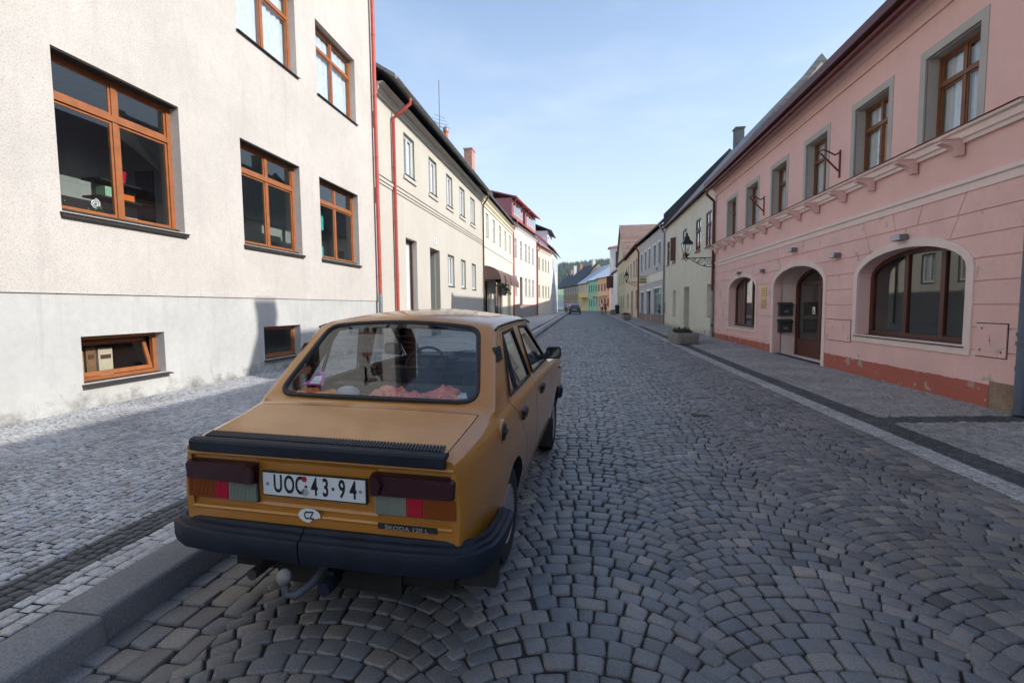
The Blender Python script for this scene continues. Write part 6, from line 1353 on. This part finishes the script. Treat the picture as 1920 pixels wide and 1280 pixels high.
# ------------------------------------------------------------ street lanterns
m_iron = mat('black wrought iron', (.02, .02, .022), .5, .1)
m_lgl = glass('lantern glass', (.9, .9, .88), 1.2)
def spiral(c, r0, r1, a0, turns, ax, n=22):
    return [c+ax[0]*((r0+(r1-r0)*k/n)*cos(a0+turns*2*pi*k/n))+ax[1]*((r0+(r1-r0)*k/n)*sin(a0+turns*2*pi*k/n)) for k in range(n+1)]
def lantern(label, wx, y, z, reach=1.18):
    R_ = root('wall_lantern', label, 'street lamp', (wx, y, z), 'wrought iron wall lanterns'); o = Vector((wx, y, z)); X = Vector((-1, 0, 0)); Z = Vector((0, 0, 1))
    mb = MB(); mb.tube([o+X*.0, o+X*reach], .018, 6); mb.box(wx-.03, wx, y-.03, y+.03, z-.42, z+.12)
    lower = [o+Z*-.38+X*.02, o+Z*-.40+X*.25, o+Z*-.34+X*.5, o+Z*-.2+X*.78, o+Z*-.06+X*1.0, o+X*(reach-.02)]
    mb.tube(lower, .016, 6)
    for cx, cz, r, a, t in ((.22, -.19, .15, 0, 1.6), (.55, -.14, .12, 2, -1.5), (.83, -.075, .07, 0, 1.4), (.38, -.30, .06, 1, -1.3), (.40, -.07, .055, 0, 1.3), (.7, -.18, .05, 2, 1.3)):
        mb.tube(spiral(o+X*cx+Z*cz, r, r*.15, a, t, (X, Z)), .012, 5)
    mb.tube(spiral(o+X*(reach+.02)+Z*-.06, .09, .015, pi/2, 1.3, (X, Z)), .012, 5); mb.build('bracket', m_iron, R_, smooth=40)
    c = o+X*(reach-.02)
    mb = MB(); mb.lathe([(.03, 0), (.03, .06), (.09, .10), (.10, .13)], c, 'z', 12)
    s = lambda r, h: [c+Vector((1.2*r*cos(pi/4+k*pi/2), 1.2*r*sin(pi/4+k*pi/2), h*1.2)) for k in range(4)]
    b, t = s(.13, .14), s(.235, .52)
    for k in range(4): mb.tube([b[k], t[k]], .011, 5); mb.tube([t[k], t[(k+1) % 4]], .013, 5); mb.tube([b[k], b[(k+1) % 4]], .013, 5)
    mb.build('lantern_frame', m_iron, R_)
    mb = MB(); g0, g1 = s(.125, .15), s(.228, .515); mb.add(g0+g1, [(k, (k+1) % 4, 4+(k+1) % 4, 4+k) for k in range(4)]); mb.build('lantern_glass', m_lgl, R_, recalc=False)
    mb = MB(); r0, r1, r2 = s(.27, .52), s(.11, .68), s(.12, .70); mb.prism(r0, r1); mb.lathe([(.11, .81), (.12, .88), (.07, .95), (.03, .99), (.042, 1.04), (.014, 1.10), (.0, 1.18)], c, 'z', 12); mb.build('lantern_roof', m_iron, R_)
    mb = MB(); mb.ball(tuple(c+Vector((0, 0, .30))), .055, 8, (1, 1, 1.3)); mb.build('bulb', m_white, R_, smooth=60)
lantern('large black wrought iron lantern on a scrolled bracket beside the red downpipe', RW-.0, 22.45, 3.62)
lantern('smaller-looking distant wrought iron lantern on the beige house corner', 5.22, 47.8, 3.8)
# ------------------------------------------------------------ stone planters with low shrubs
m_conc = mat('exposed aggregate concrete', lin(150, 146, 140), .9, .2, 8, bump=.8, bscale=45, speck=.5)
m_soil = mat('soil', (.04, .03, .022), .95, .3, 20)
def planter(label, plabel, cx, cy, w, l, rz, h=.44):
    z = gz(cy)+.012; R_ = root('planter', label, 'planter', (cx, cy, z), 'stone planters along the right pavement'); c, s = cos(rz), sin(rz)
    T = lambda x, y, zz: (cx+c*x-s*y, cy+s*x+c*y, z+zz)
    mb = MB(); n = 5; ringp = lambda k, r: [(sx*(w/2*k-r)+r*cos(a), sy*(l/2*k-r)+r*sin(a)) for sx, sy, a0 in ((1, 1, 0), (-1, 1, pi/2), (-1, -1, pi), (1, -1, 3*pi/2)) for a in [a0+pi/2*i/n for i in range(n+1)]]
    lev = [(.86, .0, .07), (.90, .03, .08), (1.0, h-.04, .09), (1.0, h-.01, .09), (.985, h, .085), (.87, h, .05), (.85, h-.1, .05)]; m2 = 4*(n+1); V = [T(x, y, zz) for k, zz, r in lev for x, y in ringp(k, r)]
    mb.add(V, [(i*m2+j, i*m2+(j+1) % m2, (i+1)*m2+(j+1) % m2, (i+1)*m2+j) for i in range(len(lev)-1) for j in range(m2)]+[tuple(range(m2))[::-1]]); mb.build('trough', m_conc, R_, smooth=50)
    mb = MB(); mb.add([T(x, y, h-.05) for x, y in ringp(.86, .05)], [tuple(range(m2))]); mb.build('soil', m_soil, R_, recalc=False)
    mb = MB(); 
    for k in range(5):
        px, py = random.uniform(-w*.25, w*.25), (k-2)*l*.17
        for _ in range(170):
            a = random.random()*6.28; e = random.random(); r = .22*random.random()**.5; p = Vector(T(px+r*cos(a), py+r*sin(a)*1.3, h-.05+.24*random.random()*(1-r*2.5)+.02)); u = Vector([random.uniform(-.035, .035) for _ in range(3)]); v = Vector([random.uniform(-.02, .02) for _ in range(3)]); mb.add([p-u, p+v, p+u, p-v], [(0, 1, 2, 3)])
    R2 = mb.build('shrub', mat('planter shrub leaves', (.045, .085, .03), .75, isl=.5), recalc=False); tag(R2, plabel, 'shrub', 'low shrubs growing in the planters')
planter('grey stone planter nearest the camera, standing half on the white band', 'dark green low shrubs in the nearest stone planter', 3.88, 19.9, .85, 1.75, .05)
planter('grey stone planter in the middle distance before the grey shop house', 'dark green low shrubs in the middle stone planter', 3.95, 46.5, .8, 1.7, 0, .5)
planter('grey stone planter farthest down the right pavement', 'dark green low shrubs in the farthest stone planter', 4.0, 68, .8, 1.7, 0, .5)
R_ = root('litter_bin', 'black litter bin beside the farthest planter on the right', 'bin', (4.75, 71, gz(71)+.05)); mb = MB(); mb.lathe([(.25, 0), (.3, .1), (.32, 1.0), (.3, 1.05)], (4.75, 71, gz(71)+.05), 'z', 16); mb.build('body', m_iron, R_, smooth=40); mb = MB(); mb.lathe([(.33, 1.05), (.3, 1.2), (.1, 1.28)], (4.75, 71, gz(71)+.05), 'z', 16); mb.build('lid', m_black, R_, smooth=40)
# ------------------------------------------------------------ people
m_skin = mat('skin', lin(200, 150, 125), .6, .05)
def skin_mesh(name, pts, edges, m, par, sub=2):
    me = bpy.data.meshes.new(name); me.from_pydata([p[:3] for p in pts], edges, []); o = bpy.data.objects.new(name, me); COL.objects.link(o)
    o.modifiers.new('s', 'SKIN'); 
    bpy.context.view_layer.update()
    for i, p in enumerate(pts): me.skin_vertices[0].data[i].radius = (p[3], p[4] if len(p) > 4 else p[3])
    me.skin_vertices[0].data[0].use_root = True
    sb = o.modifiers.new('u', 'SUBSURF'); sb.levels = sub; sb.render_levels = sub
    bpy.context.view_layer.update(); dg = bpy.context.evaluated_depsgraph_get(); m2 = bpy.data.meshes.new_from_object(o.evaluated_get(dg)); o.modifiers.clear(); o.data = m2; m2.materials.clear(); m2.materials.append(m); m2.shade_smooth(); o.parent = par; return o
def person(label, x, y, rz, top, legs, pose='walk', hair=(.03, .02, .015), shorts=False):
    z = gz(y); R_ = root('person', label, 'person', (x, y, z)); R_.rotation_euler = (0, 0, rz); R_['_o'] = (0, 0, 0)
    if pose == 'walk': hip, kl, kr, fl, fr, lean = .92, (-.1, .12, .50), (.1, -.05, .50), (-.1, .22, .07), (.1, -.28, .10), .02
    else: hip, kl, kr, fl, fr, lean = 1.0, (-.11, .33, .80), (.11, .20, .62), (-.11, .12, .42), (.11, .05, .20), .22
    sh = hip+.50; hd = sh+.24
    el = (-.27, .03, sh-.28) if pose == 'walk' else (-.25, lean+.14, sh-.24); hl_ = (-.27, .14, sh-.50) if pose == 'walk' else (-.25, lean+.36, sh-.33)
    er, hr = (-el[0], el[1]-.04, el[2]), (-hl_[0], hl_[1]-(.16 if pose == 'walk' else 0), hl_[2])
    P = [(0, 0, hip, .13, .10), (0, lean*.5, hip+.25, .12, .09), (0, lean, sh-.06, .15, .10), (0, lean, sh+.06, .055), (0, lean+.02, hd-.03, .085, .095), (0, lean+.02, hd+.08, .08, .09),
         (-.17, lean, sh-.03, .055), el+(.04,), hl_+(.03,), (.17, lean, sh-.03, .055), er+(.04,), hr+(.03,),
         (-.09, 0, hip-.06, .085), kl+(.06,), fl+(.045,), (fl[0], fl[1]+.14, fl[2]-.03, .035), (.09, 0, hip-.06, .085), kr+(.06,), fr+(.045,), (fr[0], fr[1]+.14, fr[2]-.03, .035)]
    E_ = [(0, 1), (1, 2), (2, 3), (3, 4), (4, 5), (2, 6), (6, 7), (7, 8), (2, 9), (9, 10), (10, 11), (0, 12), (12, 13), (13, 14), (14, 15), (0, 16), (16, 17), (17, 18), (18, 19)]
    skin_mesh('body', P, E_, m_skin, R_)
    S_ = [(0, 0, hip-.02, .145, .115), (0, lean*.5, hip+.25, .135, .105), (0, lean, sh-.06, .165, .115), (-.18, lean, sh-.03, .07), tuple((Vector((-.18, lean, sh-.03))+Vector(el))/2)+(.06,), (.18, lean, sh-.03, .07), tuple((Vector((.18, lean, sh-.03))+Vector(er))/2)+(.06,)]
    skin_mesh('shirt', S_, [(0, 1), (1, 2), (2, 3), (3, 4), (2, 5), (5, 6)], top, R_)
    kf = 1. if not shorts else .0
    T_ = [(0, 0, hip-.01, .14, .11), (-.095, 0, hip-.08, .10), kl+(.075,), (.095, 0, hip-.08, .10), kr+(.075,)]; Ed = [(0, 1), (1, 2), (0, 3), (3, 4)]
    if not shorts: T_ += [tuple(Vector(fl)+Vector((0, 0, .05)))+(.06,), tuple(Vector(fr)+Vector((0, 0, .05)))+(.06,)]; Ed += [(2, 5), (4, 6)]
    skin_mesh('shorts' if shorts else 'trousers', T_, Ed, legs, R_)
    mb = MB(); mb.ball((0, lean-.005, hd+.055), .112, 8, (.92, 1, .95)); v = mb.v; mb.build('hair', mat('hair dark', hair, .8), R_, smooth=60, rel=False)
    for f, nme in ((fl, 'shoe'), (fr, 'shoe')):
        mb = MB(); mb.ball((f[0], f[1]+.07, f[2]-.03), .06, 6, (.85, 2.1, .75)); mb.build(nme, m_white if shorts else m_black, R_, smooth=60, rel=False)
    return R_
def bicycle(label, x, y, rz):
    z = gz(y); R_ = root('bicycle', label, 'bicycle', (x, y, z), 'bicycles ridden down the road'); R_.rotation_euler = (0, 0, rz); R_['_o'] = (0, 0, 0)
    for yy in (-.52, .52):
        mb = MB(); mb.tube([(0, yy+.33*cos(a), .35+.33*sin(a)) for a in [2*pi*k/28 for k in range(29)]], .018, 6, cap=False); w = mb.build('wheel', m_tyre, R_, rel=False)
        mb = MB(); [mb.tube([(0, yy, .35), (0, yy+.32*cos(a), .35+.32*sin(a))], .003, 4) for a in [pi*k/7 for k in range(14)]]; s_ = mb.build('spokes', m_zinc, R_, rel=False); s_.parent = w
    mb = MB(); fp = [((0, -.52, .35), (0, -.05, .32)), ((0, -.05, .32), (0, -.2, .9)), ((0, -.52, .35), (0, -.18, .82)), ((0, -.18, .82), (0, .38, .88)), ((0, -.05, .32), (0, .40, .78)), ((0, .36, 1.0), (0, .52, .35))]
    [mb.tube(p, .018, 6) for p in fp]; mb.build('frame', mat('bicycle paint', (.05, .07, .1), .4), R_, rel=False)
    mb = MB(); mb.tube([(-.27, .30, 1.02), (-.1, .38, 1.04), (.1, .38, 1.04), (.27, .30, 1.02)], .014, 6); mb.build('handlebar', m_iron, R_, rel=False)
    mb = MB(); mb.ball((0, -.22, .93), .07, 6, (1, 1.8, .5)); mb.build('saddle', m_black, R_, smooth=60, rel=False)
P_ = lambda px, y: (px-1094.1)/910*y          # road position along the view of the street axis
person('cyclist in a white shirt and grey shorts riding away down the street', 2.55, 69, 0, mat('white shirt', (.6, .63, .68), .9, .1), mat('grey shorts', (.12, .14, .15), .9), 'ride', shorts=True); bicycle('bicycle under the cyclist in the white shirt', 2.55, 69, 0)
person('cyclist in a red top and red shorts riding away down the street', 3.1, 71, 0, mat('red shirt', lin(150, 30, 40), .9, .1), mat('red shorts', lin(130, 30, 40), .9), 'ride', shorts=True); bicycle('bicycle under the cyclist in red', 3.1, 71, 0)
person('pedestrian in a blue shirt on the left beyond the dark car', -2.75, 79, .2, mat('blue shirt', lin(70, 100, 180), .9, .1), mat('dark trousers', (.03, .035, .05), .9))
person('pedestrian in a pale pink shirt beside the one in blue', -2.2, 80, -.1, mat('pale pink shirt', lin(220, 170, 160), .9, .1), mat('grey trousers', (.1, .1, .1), .9))
# ------------------------------------------------------------ the dark hatchback down the road
R_ = root('parked_car', 'small dark blue hatchback standing far down the street at the left kerb', 'car', (-1.25, 71.5, gz(71.5))); R_['_o'] = (0, 0, 0)
m_dk = mat('dark blue car paint', (.012, .018, .032), .25, .05, 2, spec=.6, coat=1)
st = [(0, .35, .70, .74, .86, .62, .95), (.05, .28, .78, .82, .9, .66, 1.0), (.12, .26, .80, .84, .92, .66, 1.05), (.35, .25, .81, .85, .93, .60, 1.36), (.6, .24, .81, .85, .93, .60, 1.44), (1.6, .24, .81, .85, .92, .60, 1.46), (2.2, .24, .81, .85, .92, .60, 1.40), (3.0, .24, .81, .84, .90, .72, .98), (3.6, .26, .80, .82, .82, .70, .86), (3.85, .32, .74, .74, .68, .62, .70)]
mb = MB(); V = []
for y, zb, x0, x1, zs, xt, zt in st:
    h_ = [(0, zb), (x0-.05, zb), (x0, zb+.1), (x1, .62), (x1-.02, zs-.06), (x1-.06, zs), (xt+.02, zt-.05), (xt-.06, zt), (0, zt+.015)]; V += [(x, y, z) for x, z in h_+[(-x, z) for x, z in h_[-2:0:-1]]]
m3 = 16; mb.add(V, [(i*m3+k, i*m3+(k+1) % m3, (i+1)*m3+(k+1) % m3, (i+1)*m3+k) for i in range(len(st)-1) for k in range(m3)]+[tuple(range(m3)), tuple((len(st)-1)*m3+k for k in range(m3))[::-1]]); mb.build('body', m_dk, R_, smooth=30, rel=False)
mb = MB(); mb.add([(-.56, .10, 1.02), (.56, .10, 1.02), (.50, .318, 1.32), (-.50, .318, 1.32)], [(0, 1, 2, 3)]); mb.build('rear_window', glass('bluish car glass', opaque=(.05, .08, .1), boost=2.2), R_, recalc=False, rel=False)
for sx in (-1, 1):
    mb = MB(); mb.cube8([(sx*x, y, z) for z in (.72, .92) for y in (-.012, .06) for x in (.60, .79)]); mb.build('tail_lamp', m_redl, R_, rel=False)
    for y in (.68, 3.1): mb = MB(); mb.lathe([(.3, -.09), (.3, .09)], (sx*.76, y, .3), 'x', 20); mb.build('wheel', m_tyre, R_, rel=False)
    mb = MB(); mb.cube8([(sx*x, y, z) for z in (.98, 1.1) for y in (2.5, 2.56) for x in (.86, .99)]); mb.build('mirror', m_black, R_, rel=False)
    mb = MB(); mb.cube8([(sx*(x if z < 1 else x-.21), y, z) for z in (.96, 1.36) for y in (.75, 2.3) for x in (.822, .826)]); mb.build('side_window', MATS['bluish car glass'], R_, rel=False)
mb = MB(); mb.box(-.26, .26, -.02, .0, .62, .73); mb.build('number_plate', MATS['plate white'], R_, rel=False)
mb = MB(); mb.box(-.80, .80, -.06, .15, .34, .56); mb.build('bumper', m_dk, R_, rel=False)
mb = MB(); mb.box(1.52, 1.76, 7.02, 7.16, -.01, .006); R_ = root('valve_cover', 'small rusty iron valve cover set among the road setts', 'valve cover', (1.64, 7.09, 0)); mb.build('frame', mat('rusty cast iron', (.075, .045, .032), .8, .3, 30, bump=.5, bscale=80), R_); mb = MB(); mb.box(1.54, 1.74, 7.035, 7.145, .0061, .010); mb.build('lid', MATS['rusty cast iron'], R_)
# ------------------------------------------------------------ the air
mb = MB(); mb.box(-1700, 1700, -320, 2350, -3, 190)
hm = bpy.data.materials.new('haze'); hm.use_nodes = True; n_ = hm.node_tree.nodes; n_.remove(n_['Principled BSDF'])
pv = n_.new('ShaderNodeVolumePrincipled'); pv.inputs['Density'].default_value = .00012; pv.inputs['Color'].default_value = (.80, .88, .97, 1); hm.node_tree.links.new(pv.outputs[0], n_['Material Output'].inputs['Volume'])
tag(mb.build('haze', hm), 'thin pale summer haze in the air over the street and hill', 'haze', kind='stuff')
